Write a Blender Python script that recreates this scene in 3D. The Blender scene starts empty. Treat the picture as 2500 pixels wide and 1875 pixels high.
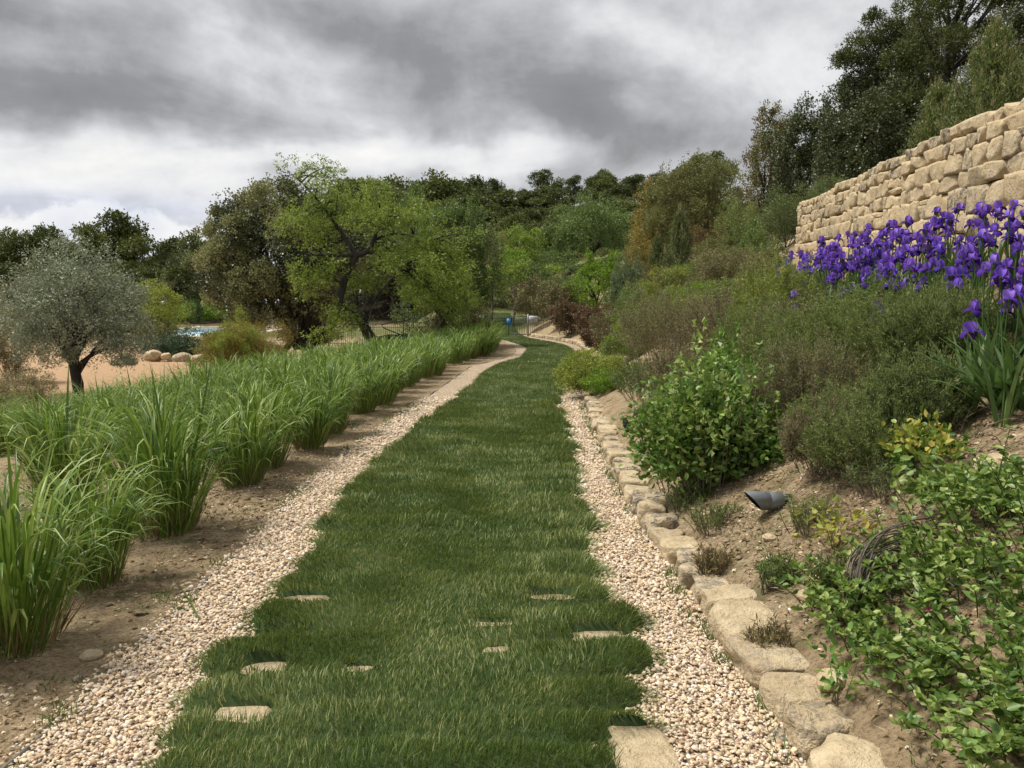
import bpy, math, random
import numpy as np
from mathutils import Vector

random.seed(5)
rng = np.random.default_rng(5)
S = bpy.context.scene
COL = S.collection
F = 1947.0                      # focal length in photo pixels (2500 wide)
CAMZ = 1.6
PITCH = math.atan((937.5 - 750.0) / F)

# ------------------------------------------------------------------ camera
cam_d = bpy.data.cameras.new('camera'); cam = bpy.data.objects.new('camera', cam_d); COL.objects.link(cam)
cam_d.sensor_width = 36.0; cam_d.lens = 36.0 * F / 2500.0
cam_d.clip_start = 0.05; cam_d.clip_end = 2000
cam.location = (0, 0, CAMZ); cam.rotation_euler = (math.radians(90) - PITCH, 0, 0)
S.camera = cam

# ------------------------------------------------------------------ light and sky
SUN_EL, SUN_AZ = math.radians(62), math.radians(-78)      # azimuth from +Y towards +X
EXPOSURE = 1.80
S.view_settings.view_transform = 'Standard'
try: S.view_settings.look = 'None'
except Exception: pass
S.view_settings.gamma = 1; S.view_settings.use_curve_mapping = False
S.view_settings.exposure = EXPOSURE

sun_d = bpy.data.lights.new('sun', 'SUN'); sun = bpy.data.objects.new('sun', sun_d); COL.objects.link(sun)
sun_d.energy = 1.5; sun_d.angle = math.radians(14); sun_d.color = (1.0, 0.95, 0.86)
sd = Vector((math.cos(SUN_EL) * math.sin(SUN_AZ), math.cos(SUN_EL) * math.cos(SUN_AZ), math.sin(SUN_EL)))
sun.rotation_euler = sd.to_track_quat('Z', 'Y').to_euler()

W = bpy.data.worlds.new('World'); S.world = W; W.use_nodes = True
class NT:
    """tiny node helper"""
    def __init__(s, tree): s.t = tree; s.n = tree.nodes; s.l = tree.links
    def new(s, typ, **k):
        n = s.n.new(typ)
        for a, b in k.items(): setattr(n, a, b)
        return n
    def put(s, sock, v):
        if isinstance(v, bpy.types.NodeSocket): s.l.new(v, sock)
        elif v is not None:
            try: sock.default_value = v
            except Exception: sock.default_value = (v[0], v[1], v[2], 1.0)
    def math(s, op, a, b=None, c=None, clamp=False):
        n = s.new('ShaderNodeMath', operation=op); n.use_clamp = clamp
        s.put(n.inputs[0], a); s.put(n.inputs[1], b)
        if c is not None: s.put(n.inputs[2], c)
        return n.outputs[0]
    def vmath(s, op, a, b=None, sc=None):
        n = s.new('ShaderNodeVectorMath', operation=op)
        s.put(n.inputs[0], a); s.put(n.inputs[1], b)
        if sc is not None: s.put(n.inputs['Scale'], sc)
        return n.outputs[0]
    def noise(s, vec, scale, detail=4, rough=0.55, dist=0.0, col=False):
        n = s.new('ShaderNodeTexNoise'); s.put(n.inputs['Vector'], vec)
        n.inputs['Scale'].default_value = scale; n.inputs['Detail'].default_value = detail
        n.inputs['Roughness'].default_value = rough; n.inputs['Distortion'].default_value = dist
        return n.outputs['Color' if col else 'Fac']
    def ramp(s, fac, stops, interp='LINEAR'):
        n = s.new('ShaderNodeValToRGB'); n.color_ramp.interpolation = interp
        e = n.color_ramp.elements
        while len(e) < len(stops): e.new(0.5)
        for i, (p, c) in enumerate(stops):
            e[i].position = p
            e[i].color = (c, c, c, 1) if not hasattr(c, '__len__') else (c[0], c[1], c[2], 1)
        s.put(n.inputs[0], fac); return n.outputs[0]
    def mix(s, fac, a, b, blend='MIX'):
        n = s.new('ShaderNodeMix', data_type='RGBA', blend_type=blend)
        s.put(n.inputs[0], fac); s.put(n.inputs[6], a); s.put(n.inputs[7], b)
        return n.outputs[2]
    def smooth(s, v, lo, hi):
        n = s.new('ShaderNodeMapRange', interpolation_type='SMOOTHSTEP')
        s.put(n.inputs[0], v); n.inputs[1].default_value = lo; n.inputs[2].default_value = hi
        return n.outputs[0]

w = NT(W.node_tree)
for n in list(w.n): w.n.remove(n)
tc = w.new('ShaderNodeTexCoord'); sep = w.new('ShaderNodeSeparateXYZ'); w.put(sep.inputs[0], tc.outputs['Generated'])
X_, Y_, Z_ = sep.outputs
zc = w.math('MAXIMUM', Z_, 0.0)
az = w.math('ARCTAN2', X_, Y_)
el = w.math('ARCSINE', Z_)
# cloud layer seen in perspective
den = w.math('ADD', zc, 0.20)
cp = w.new('ShaderNodeCombineXYZ')
w.put(cp.inputs[0], w.math('DIVIDE', X_, den)); w.put(cp.inputs[1], w.math('DIVIDE', Y_, den))
w.put(cp.inputs[2], 0.7)
n1 = w.noise(cp.outputs[0], 1.1, 6, 0.55, 0.45)
n2 = w.noise(cp.outputs[0], 3.4, 6, 0.55, 0.5)
n3 = w.noise(tc.outputs['Generated'], 8.0, 8, 0.64, 0.25)
wrp = w.noise(tc.outputs['Generated'], 5.5, 4, 0.55, 0.3, col=True)
ws = w.new('ShaderNodeSeparateXYZ'); w.put(ws.inputs[0], wrp)
azw = w.math('ADD', az, w.math('MULTIPLY', w.math('SUBTRACT', ws.outputs[0], 0.5), 0.26))
elw = w.math('ADD', el, w.math('MULTIPLY', w.math('SUBTRACT', ws.outputs[1], 0.5), 0.10))
def ang(px, py):
    u, v = (px - 1250) / F, (937.5 - py) / F
    y = math.cos(PITCH) + v * math.sin(PITCH); z = -math.sin(PITCH) + v * math.cos(PITCH)
    return math.atan2(u, y), math.atan2(z, math.hypot(u, y))
# cloud masses: (centre, half size in photo pixels, tilt, brightness change)
BLOBS = [(150, 60, 520, 150, 0.0, -0.34), (330, 250, 430, 50, 0.03, -0.30), (1010, 60, 330, 110, 0.08, -0.34),
         (1250, 255, 560, 95, -0.18, -0.27), (700, 345, 300, 45, 0.02, -0.20), (860, 190, 190, 70, 0.1, 0.36), (1700, 390, 260, 80, -0.1, -0.10),
         (520, 100, 100, 70, -0.3, 0.20), (250, 385, 460, 75, 0.0, 0.20), (1230, 375, 260, 45, 0.0, 0.40), (880, 400, 260, 30, 0, .22), (640, 150, 120, 60, -.3, .12), (60, 130, 120, 40, 0, .10), (1550, 70, 160, 60, -0.4, 0.16),
         (1850, 190, 300, 90, -0.3, 0.08), (1700, 60, 220, 60, -0.3, -0.05), (350, 470, 600, 30, 0.0, 0.12)]
val = w.math('ADD', w.math('MULTIPLY', w.math('SUBTRACT', n1, 0.5), 1.15), 0.56)
val = w.math('ADD', val, w.math('MULTIPLY', w.math('SUBTRACT', n2, 0.5), 0.30))
val = w.math('ADD', val, w.math('MULTIPLY', w.math('SUBTRACT', n3, 0.5), 0.55))
for (bx, by, rx, ry, tl, amp) in BLOBS:
    a0, e0 = ang(bx, by)
    da = w.math('SUBTRACT', azw, a0); de = w.math('SUBTRACT', w.math('SUBTRACT', elw, e0), w.math('MULTIPLY', da, tl))
    r = w.math('ADD', w.math('POWER', w.math('ABSOLUTE', w.math('DIVIDE', da, rx / F)), 2.0), w.math('POWER', w.math('ABSOLUTE', w.math('DIVIDE', de, ry / F)), 2.0))
    g = w.math('EXPONENT', w.math('MULTIPLY', r, -0.9))
    val = w.math('ADD', val, w.math('MULTIPLY', g, amp))
cloud = w.ramp(val, [(0.0, (0.20, 0.203, 0.208)), (0.22, (0.25, 0.252, 0.258)), (0.5, (0.46, 0.465, 0.48)), (0.72, (0.68, 0.68, 0.69)), (1.0, (0.86, 0.845, 0.81))])
# clear blue strip and a bright cumulus low in the west
sky = w.new('ShaderNodeTexSky', sky_type='NISHITA'); sky.sun_disc = False
sky.sun_elevation = SUN_EL; sky.sun_rotation = SUN_AZ
bl = w.vmath('SCALE', sky.outputs[0], None, 0.10)
a0, e0 = ang(300, 512); 
low = w.math('MULTIPLY', w.math('EXPONENT', w.math('MULTIPLY', w.math('POWER', w.math('DIVIDE', w.math('SUBTRACT', el, e0), 0.020), 2.0), -1.0)),
             w.smooth(az, -0.25, -0.42))
low = w.math('MULTIPLY', low, 0.35, None, True)
cloud = w.mix(low, cloud, (0.50, 0.56, 0.74))
cn = w.noise(tc.outputs['Generated'], 26.0, 5, 0.62)
hump = w.math('MULTIPLY', w.math('EXPONENT', w.math('MULTIPLY', w.math('POWER', w.math('DIVIDE', w.math('ADD', az, 0.475), 0.09), 2.0), -1.0)), 0.032)
edge = w.math('ADD', w.math('ADD', w.math('MULTIPLY', w.math('SUBTRACT', cn, 0.5), 0.05), hump), math.radians(4.9))
cum = w.math('MULTIPLY', w.math('MULTIPLY', w.smooth(w.math('SUBTRACT', edge, el), -0.004, 0.007), 0.75), w.smooth(az, -0.15, -0.32))
cumc = w.ramp(w.noise(tc.outputs['Generated'], 14.0, 4, 0.5), [(0.35, (0.66, 0.69, 0.76)), (0.65, (0.86, 0.85, 0.84))])
cloud = w.mix(cum, cloud, cumc)
cloud = w.mix(w.smooth(el, -0.02, -0.12), cloud, (0.16, 0.15, 0.12))
fin = w.mix(0.97, bl, cloud)
bg = w.new('ShaderNodeBackground'); w.put(bg.inputs[0], fin); bg.inputs[1].default_value = 1.22 / (2 ** EXPOSURE)
wo = w.new('ShaderNodeOutputWorld'); w.l.new(bg.outputs[0], wo.inputs[0])

# ------------------------------------------------------------------ geometry helpers
CP, SP = math.cos(PITCH), math.sin(PITCH)
def ray(px, py):
    u, v = (px - 1250) / F, (937.5 - py) / F
    return np.array([u, CP + v * SP, -SP + v * CP])
def ground(px, py, z=0.0):
    r = ray(px, py); t = (z - CAMZ) / r[2]
    return float(r[0] * t), float(r[1] * t)
def xat(px, d, py=750):
    r = ray(px, py); return float(r[0] * d / r[1])
def zat(py, d, px=1250):
    r = ray(px, py); return float(CAMZ + r[2] * d / r[1])

def tab(pts):
    w_ = sorted([ground(*p)[::-1] for p in pts]); a = np.array(w_)
    return a[:, 0], a[:, 1]
def curve(pts, beyond):
    ys, xs = tab(pts)
    ys = np.concatenate([[-6.0], ys, [b[1] for b in beyond]]); xs = np.concatenate([[xs[0]], xs, [b[0] for b in beyond]])
    yy = np.linspace(-6, 75, 1200); xx = np.interp(yy, ys, xs)
    sm = xx.copy()
    for _ in range(3):
        wdt = 3 + (np.clip(yy, 0, 40) * 0.25).astype(int)
        cs = np.concatenate([[0], np.cumsum(sm)])
        i = np.arange(len(yy)); lo = np.clip(i - wdt, 0, None); hi = np.clip(i + wdt + 1, None, len(yy))
        sm = (cs[hi] - cs[lo]) / (hi - lo)
    return lambda y: np.interp(y, yy, sm)
LX = curve([(364, 1875), (480, 1695), (522, 1628), (570, 1565), (620, 1508), (674, 1435), (752, 1345), (780, 1295), (820, 1240), (895, 1150), (950, 1103), (990, 1067), (1062, 1013), (1150, 942), (1186, 907), (1218, 890), (1269, 876), (1288, 852), (1279, 845), (1258, 839), (1235, 832)],
           [(-1.6, 44), (-1.9, 50), (-2.4, 58), (-3.5, 72)])
RX = curve([(1516, 1875), (1620, 1707), (1590, 1619), (1550, 1540), (1508, 1445), (1475, 1382), (1462, 1330), (1430, 1250), (1412, 1175), (1402, 1103), (1384, 1045), (1369, 973), (1375, 921), (1397, 885), (1406, 866), (1397, 852), (1379, 842), (1340, 834), (1292, 826)],
           [(0.6, 45), (0.2, 50), (-0.6, 58), (-1.5, 72)])
GL = curve([(38, 1869), (399, 1527), (585, 1356), (747, 1190), (863, 1096), (1060, 960), (1150, 895), (1240, 874), (1261, 860), (1257, 846), (1240, 838), (1225, 833)],
           [(-1.7, 44), (-2.0, 50), (-2.5, 58), (-3.6, 72)])
GR = curve([(1896, 1787), (1814, 1654), (1754, 1571), (1690, 1486), (1653, 1432), (1606, 1338), (1556, 1273), (1500, 1179), (1459, 1076), (1428, 1006), (1422, 930), (1428, 880), (1428, 862), (1420, 848), (1395, 839), (1350, 830), (1296, 822)],
           [(0.8, 45), (0.5, 50), (-0.3, 58), (-1.2, 72)])

def sst(v, a, b):
    t = np.clip((v - a) / (b - a), 0, 1); return t * t * (3 - 2 * t)
_perm = np.random.default_rng(99).random((256, 256))
def vn(x, y):
    xi = np.floor(x).astype(int); yi = np.floor(y).astype(int); fx = x - xi; fy = y - yi
    fx = fx * fx * (3 - 2 * fx); fy = fy * fy * (3 - 2 * fy)
    g = lambda a, b: _perm[a % 256, b % 256]
    return (g(xi, yi) * (1 - fx) + g(xi + 1, yi) * fx) * (1 - fy) + (g(xi, yi + 1) * (1 - fx) + g(xi + 1, yi + 1) * fx) * fy
def fbm(x, y, o=4):
    s = 0; a = 0.5
    for k in range(o):
        s = s + a * vn(x * 2 ** k + 17.3 * k, y * 2 ** k + 5.1 * k); a *= 0.5
    return s / (1 - 0.5 ** o)

WALL_Y0, WALL_Y1 = 6.9, 22.0
def XW(y): return 5.14 + (y - 8.0) * 0.2
def WTOP(y): return 3.60 + (y - 8.0) * 0.05
def WBASE(y): return 2.05 + (y - 8.0) * 0.05
def H(x, y, rough=True):
    x = np.asarray(x, float); y = np.asarray(y, float)
    gl, gr = GL(y), GR(y)
    a = gl - x; b = x - gr
    far = sst(y, 46, 64)
    z = np.zeros(np.broadcast(x, y).shape)
    z = z - 0.85 * sst(a, 3.0, 8.0) * (1 - sst(y, 38, 50)) * sst(y, 3, 10)
    z = z - 0.2 * sst(a, 4, 9) * sst(y, 38, 50)
    # terraces beyond the gate
    z = z + 3.6 * far * sst(x, -9, -2)
    z = z + sst(y, 66, 120) * (2.4 + 7.5 * sst(x / np.maximum(y, 1), -0.26, -0.02))
    # bank on the right
    bk = 0.10 * sst(b, 0.0, 0.25) + 0.54 * np.clip(b - 0.15, 0, None)
    lim = 3.4 + 0.02 * np.clip(y, 0, 60)
    bk = np.where(bk > lim, lim + (bk - lim) * 0.12, bk)
    step = sst(x, XW(y) + 0.12, XW(y) + 0.42)
    inw = 1 - sst(y, 21.7, 26)
    base = np.minimum(bk, WBASE(y) + 0.25)
    wl = base * (1 - step) + (WTOP(y) - 0.12 + 0.12 * np.clip(x - XW(y) - 0.4, 0, 12)) * step
    bk = np.where(x > XW(y) - 0.6, wl * inw + bk * (1 - inw), bk)
    z = z + bk * (1 - far)
    z = z + np.where(b > 0, far * np.minimum(0.25 * np.clip(b, 0, None), 3.0), 0)
    if rough:
        m = np.maximum(sst(a, 0.05, 0.5), sst(b, 0.3, 0.8))
        z = z + m * (0.09 * (fbm(x * 1.7, y * 1.7, 3) - 0.5) + 0.045 * (fbm(x * 7 + 9, y * 7, 3) - 0.5))
    return z
def h1(x, y): return float(H(np.array([x]), np.array([y]))[0])

ORD = ['first', 'second', 'third', 'fourth', 'fifth', 'sixth', 'seventh', 'eighth', 'ninth', 'tenth', 'eleventh', 'twelfth', 'thirteenth', 'fourteenth', 'fifteenth', 'sixteenth', 'seventeenth', 'eighteenth', 'nineteenth', 'twentieth']
ORD += ['twenty-' + w_ for w_ in ORD[:9]] + ['thirtieth'] + ['thirty-' + w_ for w_ in ORD[:9]] + ['fortieth'] + ['forty-' + w_ for w_ in ORD[:9]] + ['fiftieth'] + ['fifty-' + w_ for w_ in ORD[:9]] + ['sixtieth'] + ['sixty-' + w_ for w_ in ORD[:9]] + ['seventieth'] + ['seventy-' + w_ for w_ in ORD[:9]]
def link(o, parent=None):
    COL.objects.link(o)
    if parent is not None: o.parent = parent
    return o
def tag(o, label=None, cat=None, group=None, kind=None):
    if label: o['label'] = label
    if cat: o['category'] = cat
    if group: o['group'] = group
    if kind: o['kind'] = kind
    return o
def empty(name, loc, label, cat, group=None, rz=0.0):
    o = bpy.data.objects.new(name, None); o.empty_display_size = 0.2
    o.location = loc; o.rotation_euler = (0, 0, rz)
    return tag(link(o), label, cat, group)
def mesh_np(name, V, quads=None, tris=None, mats=(), rnd=None, smooth=False, midx=None):
    me = bpy.data.meshes.new(name)
    if quads is not None and tris is None and np.shape(quads)[1] == 3: quads, tris = None, quads
    V = np.asarray(V, np.float32)
    nq = 0 if quads is None else len(quads); nt = 0 if tris is None else len(tris)
    loops = []; 
    if nq: loops.append(np.asarray(quads, np.int32).ravel())
    if nt: loops.append(np.asarray(tris, np.int32).ravel())
    loops = np.concatenate(loops)
    me.vertices.add(len(V)); me.vertices.foreach_set('co', V.ravel())
    me.loops.add(len(loops)); me.loops.foreach_set('vertex_index', loops)
    me.polygons.add(nq + nt)
    st = np.concatenate([np.arange(nq) * 4, nq * 4 + np.arange(nt) * 3]).astype(np.int32)
    me.polygons.foreach_set('loop_start', st)
    if smooth: me.polygons.foreach_set('use_smooth', np.ones(nq + nt, bool))
    if rnd is not None:
        at = me.attributes.new('rnd', 'FLOAT', 'FACE'); at.data.foreach_set('value', np.asarray(rnd, np.float32))
    for m in mats: me.materials.append(m)
    if midx is not None: me.polygons.foreach_set('material_index', np.asarray(midx, np.int32))
    me.update(calc_edges=True)
    return me
def obj(name, me, parent=None, loc=None):
    o = bpy.data.objects.new(name, me)
    if loc is not None: o.location = loc
    return link(o, parent)
def copy_tree(o, parent=None):
    c = o.copy(); COL.objects.link(c)
    if parent is not None: c.parent = parent
    for ch in o.children: copy_tree(ch, c)
    return c
def nrm(v): return v / np.maximum(np.linalg.norm(v, axis=-1, keepdims=True), 1e-9)

def leaves(P, D, L, Wd, shape='rhomb', flat=0.0, r=None):
    """leaf faces at P along D -> V, quads, rnd"""
    r = r or rng
    n = len(P); D = nrm(D)
    up = nrm(r.normal(size=(n, 3)) * (1 - flat) + np.array([0, 0, 1.0]) * (0.15 + flat * 2))
    Sd = nrm(np.cross(D, up)); N = np.cross(Sd, D)
    L = np.broadcast_to(L, (n,)) * r.uniform(0.7, 1.25, n); Wd = np.broadcast_to(Wd, (n,)) * r.uniform(0.75, 1.2, n)
    L = L[:, None]; h = (Wd / 2)[:, None]
    rv = r.random(n)
    if shape == 'rhomb':
        V = np.stack([P + D * L * 0.08 - Sd * h * 1.05, P + D * L * 0.34 + Sd * h * 1.25, P + D * L - N * L * 0.06], 1).reshape(-1, 3)
        return V, np.arange(3 * n).reshape(n, 3), rv
    b = P; t = P + D * L - N * L * 0.15
    l1 = P + D * L * 0.25 + Sd * h * 0.85 + N * h * 0.3; l2 = P + D * L * 0.62 + Sd * h * 0.9 + N * h * 0.22
    r1 = P + D * L * 0.25 - Sd * h * 0.85 + N * h * 0.3; r2 = P + D * L * 0.62 - Sd * h * 0.9 + N * h * 0.22
    V = np.stack([b, l1, l2, t, r2, r1], 1).reshape(-1, 3)
    i = (np.arange(n) * 6)[:, None]
    q = np.concatenate([i + [0, 3, 2, 1], i + [0, 5, 4, 3]], 1).reshape(-1, 4)
    return V, q, np.repeat(rv, 2)
def join(parts):
    Vs, Qs, Rs, k = [], [], [], 0
    for V, Q, R in parts:
        Vs.append(V); Qs.append(Q + k); Rs.append(R); k += len(V)
    return np.concatenate(Vs), np.concatenate(Qs), np.concatenate(Rs)
def tubes(paths, sides=5, rough=0.0):
    """paths: list of (pts Nx3, radii N)"""
    Vs, Qs, k = [], [], 0
    an = np.linspace(0, 2 * np.pi, sides, endpoint=False)
    for P, R in paths:
        P = np.asarray(P, float); R = np.broadcast_to(R, (len(P),))
        T = nrm(np.gradient(P, axis=0)); ref = np.array([0.3, 0.95, 0.1]); A = nrm(np.cross(T, ref)); B = np.cross(T, A)
        ring = P[:, None] + (A[:, None] * np.cos(an)[None, :, None] + B[:, None] * np.sin(an)[None, :, None]) * (R[:, None, None] * (1 + rough * rng.uniform(-1, 1, (len(P), sides, 1))))
        Vs.append(ring.reshape(-1, 3))
        i = np.arange(len(P) - 1)[:, None] * sides + np.arange(sides)[None]; j = np.arange(len(P) - 1)[:, None] * sides + (np.arange(sides) + 1) % sides
        Qs.append(np.stack([i, j, j + sides, i + sides], -1).reshape(-1, 4) + k)
        if sides == 4: Qs.append(np.array([[0, 1, 2, 3]]) + k + (len(P) - 1) * sides)
        k += len(P) * sides
    return np.concatenate(Vs), np.concatenate(Qs)
def bez(p0, p1, p2, n=7):
    t = np.linspace(0, 1, n)[:, None]
    return (1 - t) ** 2 * np.asarray(p0) + 2 * t * (1 - t) * np.asarray(p1) + t * t * np.asarray(p2)
def spline(pts, n=24):
    pts = np.asarray(pts, float); s = np.linspace(0, len(pts) - 1, n)
    out = []
    for t in s:
        i = min(int(t), len(pts) - 2); f = t - i
        p0 = pts[max(i - 1, 0)]; p1 = pts[i]; p2 = pts[i + 1]; p3 = pts[min(i + 2, len(pts) - 1)]
        out.append(0.5 * ((2 * p1) + (-p0 + p2) * f + (2 * p0 - 5 * p1 + 4 * p2 - p3) * f * f + (-p0 + 3 * p1 - 3 * p2 + p3) * f ** 3))
    return np.array(out)
def box(cx, cy, cz, sx, sy, sz):
    v = np.array([[a, b, c] for a in (-.5, .5) for b in (-.5, .5) for c in (-.5, .5)]) * [sx, sy, sz] + [cx, cy, cz]
    q = np.array([[0, 1, 3, 2], [4, 6, 7, 5], [0, 4, 5, 1], [2, 3, 7, 6], [0, 2, 6, 4], [1, 5, 7, 3]])
    return v, q
def boxes(lst):
    Vs, Qs, k = [], [], 0
    for b in lst:
        v, q = box(*b); Vs.append(v); Qs.append(q + k); k += 8
    return np.concatenate(Vs), np.concatenate(Qs)

# ------------------------------------------------------------------ materials
def newmat(name):
    m = bpy.data.materials.new(name); m.use_nodes = True
    t = NT(m.node_tree)
    for n in list(t.n): t.n.remove(n)
    out = t.new('ShaderNodeOutputMaterial')
    return m, t, out
def leafmat(name, cols, trans=0.3, rough=0.5, spec=0.3, objvar=0.18, lift=0.20):
    """cols: colours picked by each leaf's own random number"""
    m, t, out = newmat(name)
    at = t.new('ShaderNodeAttribute', attribute_name='rnd')
    n = len(cols)
    c = t.ramp(at.outputs['Fac'], [((i + 0.5) / n, col) for i, col in enumerate(cols)])
    oi = t.new('ShaderNodeObjectInfo')
    pos = t.new('ShaderNodeNewGeometry')
    pn = t.noise(pos.outputs['Position'], 2.6, 3, 0.6)
    hv = t.new('ShaderNodeHueSaturation'); t.put(hv.inputs['Color'], c)
    t.put(hv.inputs['Value'], t.math('ADD', t.math('MULTIPLY', oi.outputs['Random'], objvar), t.math('ADD', 1 - objvar / 2 - 0.35 + lift, t.math('MULTIPLY', pn, 0.7))))
    t.put(hv.inputs['Hue'], t.math('ADD', 0.497, t.math('MULTIPLY', t.math('SUBTRACT', pn, 0.5), -0.05)))
    p = t.new('ShaderNodeBsdfPrincipled'); t.put(p.inputs['Base Color'], hv.outputs[0]); p.inputs['Roughness'].default_value = rough
    p.inputs['Specular IOR Level'].default_value = spec
    tr = t.new('ShaderNodeBsdfTranslucent')
    t.put(tr.inputs[0], t.mix(0.35, hv.outputs[0], (cols[-1][0] * 1.1, cols[-1][1] * 1.25, cols[-1][2] * 0.5, 1)))
    ms = t.new('ShaderNodeMixShader'); ms.inputs[0].default_value = trans
    t.l.new(p.outputs[0], ms.inputs[1]); t.l.new(tr.outputs[0], ms.inputs[2]); t.l.new(ms.outputs[0], out.inputs[0])
    return m
def barkmat(name, a, b, scale=9):
    m, t, out = newmat(name)
    tc = t.new('ShaderNodeTexCoord'); mp = t.new('ShaderNodeMapping'); mp.inputs['Scale'].default_value = (1, 1, 0.3)
    t.put(mp.inputs[0], tc.outputs['Object'])
    nz = t.noise(mp.outputs[0], scale, 5, 0.6)
    p = t.new('ShaderNodeBsdfPrincipled'); t.put(p.inputs['Base Color'], t.ramp(nz, [(0.35, a), (0.65, b)])); p.inputs['Roughness'].default_value = 0.9
    bp = t.new('ShaderNodeBump'); bp.inputs['Strength'].default_value = 0.8; bp.inputs['Distance'].default_value = 0.03
    t.put(bp.inputs['Height'], nz); t.l.new(bp.outputs[0], p.inputs['Normal']); t.l.new(p.outputs[0], out.inputs[0])
    return m
def plain(name, col, rough=0.6, metal=0.0, nscale=25, var=0.15):
    m, t, out = newmat(name)
    tc = t.new('ShaderNodeTexCoord'); nz = t.noise(tc.outputs['Object'], nscale, 4, 0.6)
    p = t.new('ShaderNodeBsdfPrincipled')
    t.put(p.inputs['Base Color'], t.ramp(nz, [(0.3, tuple(c * (1 - var) for c in col)), (0.7, tuple(min(1, c * (1 + var)) for c in col))]))
    p.inputs['Roughness'].default_value = rough; p.inputs['Metallic'].default_value = metal
    t.l.new(p.outputs[0], out.inputs[0]); return m
def rockmat(name, c1, c2, c3, lichen=0.5, scale=3.0):
    m, t, out = newmat(name)
    tc = t.new('ShaderNodeTexCoord'); oi = t.new('ShaderNodeObjectInfo'); g = t.new('ShaderNodeNewGeometry')
    v = t.vmath('ADD', g.outputs['Position'], t.vmath('SCALE', oi.outputs['Location'], None, 3.7))
    rr = t.new('ShaderNodeCombineXYZ'); t.put(rr.inputs[0], t.math('MULTIPLY', oi.outputs['Random'], 40.0)); v = t.vmath('ADD', v, rr.outputs[0])
    n1 = t.noise(v, scale, 5, 0.6); n2 = t.noise(v, scale * 2.6, 5, 0.65, 0.4); n3 = t.noise(v, 45, 4, 0.7)
    base = t.mix(t.smooth(n1, 0.38, 0.62), c1, c2)
    base = t.mix(t.math('MULTIPLY', oi.outputs['Random'], 0.55), base, t.mix(n2, c2, c3))
    hv = t.new('ShaderNodeHueSaturation'); t.put(hv.inputs['Color'], base)
    t.put(hv.inputs['Value'], t.math('ADD', 0.55, t.math('ADD', t.math('MULTIPLY', n3, 0.45), t.math('MULTIPLY', n2, 0.45))))
    lic = t.math('MULTIPLY', t.smooth(n2, 0.47, 0.56), t.math('MULTIPLY', t.smooth(oi.outputs['Random'], 0.95 - lichen, 1.0), t.smooth(n3, 0.38, 0.52)))
    colr = t.mix(lic, hv.outputs[0], (0.11, 0.105, 0.10))
    p = t.new('ShaderNodeBsdfPrincipled'); t.put(p.inputs['Base Color'], colr); p.inputs['Roughness'].default_value = 0.92
    p.inputs['Specular IOR Level'].default_value = 0.2
    bp = t.new('ShaderNodeBump'); bp.inputs['Strength'].default_value = 1.0; bp.inputs['Distance'].default_value = 0.03
    t.put(bp.inputs['Height'], t.math('ADD', t.math('MULTIPLY', n2, 1.5), t.math('MULTIPLY', n3, 0.5))); t.l.new(bp.outputs[0], p.inputs['Normal'])
    t.l.new(p.outputs[0], out.inputs[0]); return m

M = {}
M['bark'] = barkmat('dark_bark', (0.012, 0.010, 0.008), (0.05, 0.042, 0.034))
M['bark_grey'] = barkmat('grey_bark', (0.06, 0.05, 0.04), (0.16, 0.14, 0.115))
M['twig'] = barkmat('dry_twig', (0.10, 0.075, 0.05), (0.24, 0.19, 0.13), 30)
M['pine'] = leafmat('pine_needles', [(0.034, 0.046, 0.012), (0.058, 0.075, 0.018), (0.100, 0.118, 0.032)], 0.2, 0.6)
M['pine_light'] = leafmat('light_pine_needles', [(0.055, 0.072, 0.016), (0.088, 0.108, 0.024), (0.135, 0.155, 0.042)], 0.2, 0.6)
M['young_pine'] = leafmat('young_pine_needles', [(0.065, 0.095, 0.030), (0.105, 0.14, 0.040), (0.16, 0.19, 0.06)], 0.25, 0.55)
M['spire'] = leafmat('pale_pine_shoots', [(0.12, 0.125, 0.05), (0.19, 0.18, 0.08), (0.24, 0.22, 0.11)], 0.25, 0.55)
M['oak'] = leafmat('holm_oak_leaves', [(0.024, 0.033, 0.012), (0.042, 0.055, 0.020), (0.085, 0.098, 0.038)], 0.08, 0.42, 0.45)
M['oak_tip'] = leafmat('holm_oak_new_shoots', [(0.14, 0.155, 0.065), (0.21, 0.222, 0.10), (0.31, 0.31, 0.165)], 0.2, 0.6)
M['oak_mid'] = leafmat('dark_oak_leaves', [(0.030, 0.042, 0.016), (0.055, 0.072, 0.025), (0.105, 0.122, 0.046)], 0.12, 0.45, 0.4)
M['olive'] = leafmat('olive_leaves', [(0.11, 0.135, 0.085), (0.19, 0.215, 0.145), (0.30, 0.33, 0.24)], 0.12, 0.55, 0.35)
M['almond'] = leafmat('almond_leaves', [(0.085, 0.135, 0.024), (0.145, 0.205, 0.036), (0.25, 0.31, 0.065)], 0.4, 0.5)
M['green'] = leafmat('mid_green_leaves', [(0.060, 0.100, 0.028), (0.100, 0.150, 0.042), (0.150, 0.205, 0.062)], 0.3, 0.5)
M['bright'] = leafmat('bright_green_leaves', [(0.085, 0.16, 0.018), (0.14, 0.235, 0.026), (0.20, 0.30, 0.040)], 0.4, 0.5)
M['yellow'] = leafmat('yellow_green_leaves', [(0.13, 0.175, 0.03), (0.20, 0.245, 0.045), (0.29, 0.31, 0.075)], 0.4, 0.5)
M['ochre'] = leafmat('ochre_leaves', [(0.12, 0.12, 0.035), (0.20, 0.18, 0.045), (0.30, 0.21, 0.055)], 0.3, 0.6)
M['rust'] = leafmat('rust_coloured_leaves', [(0.13, 0.08, 0.035), (0.18, 0.11, 0.045), (0.13, 0.12, 0.045)], 0.3, 0.6)
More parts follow.
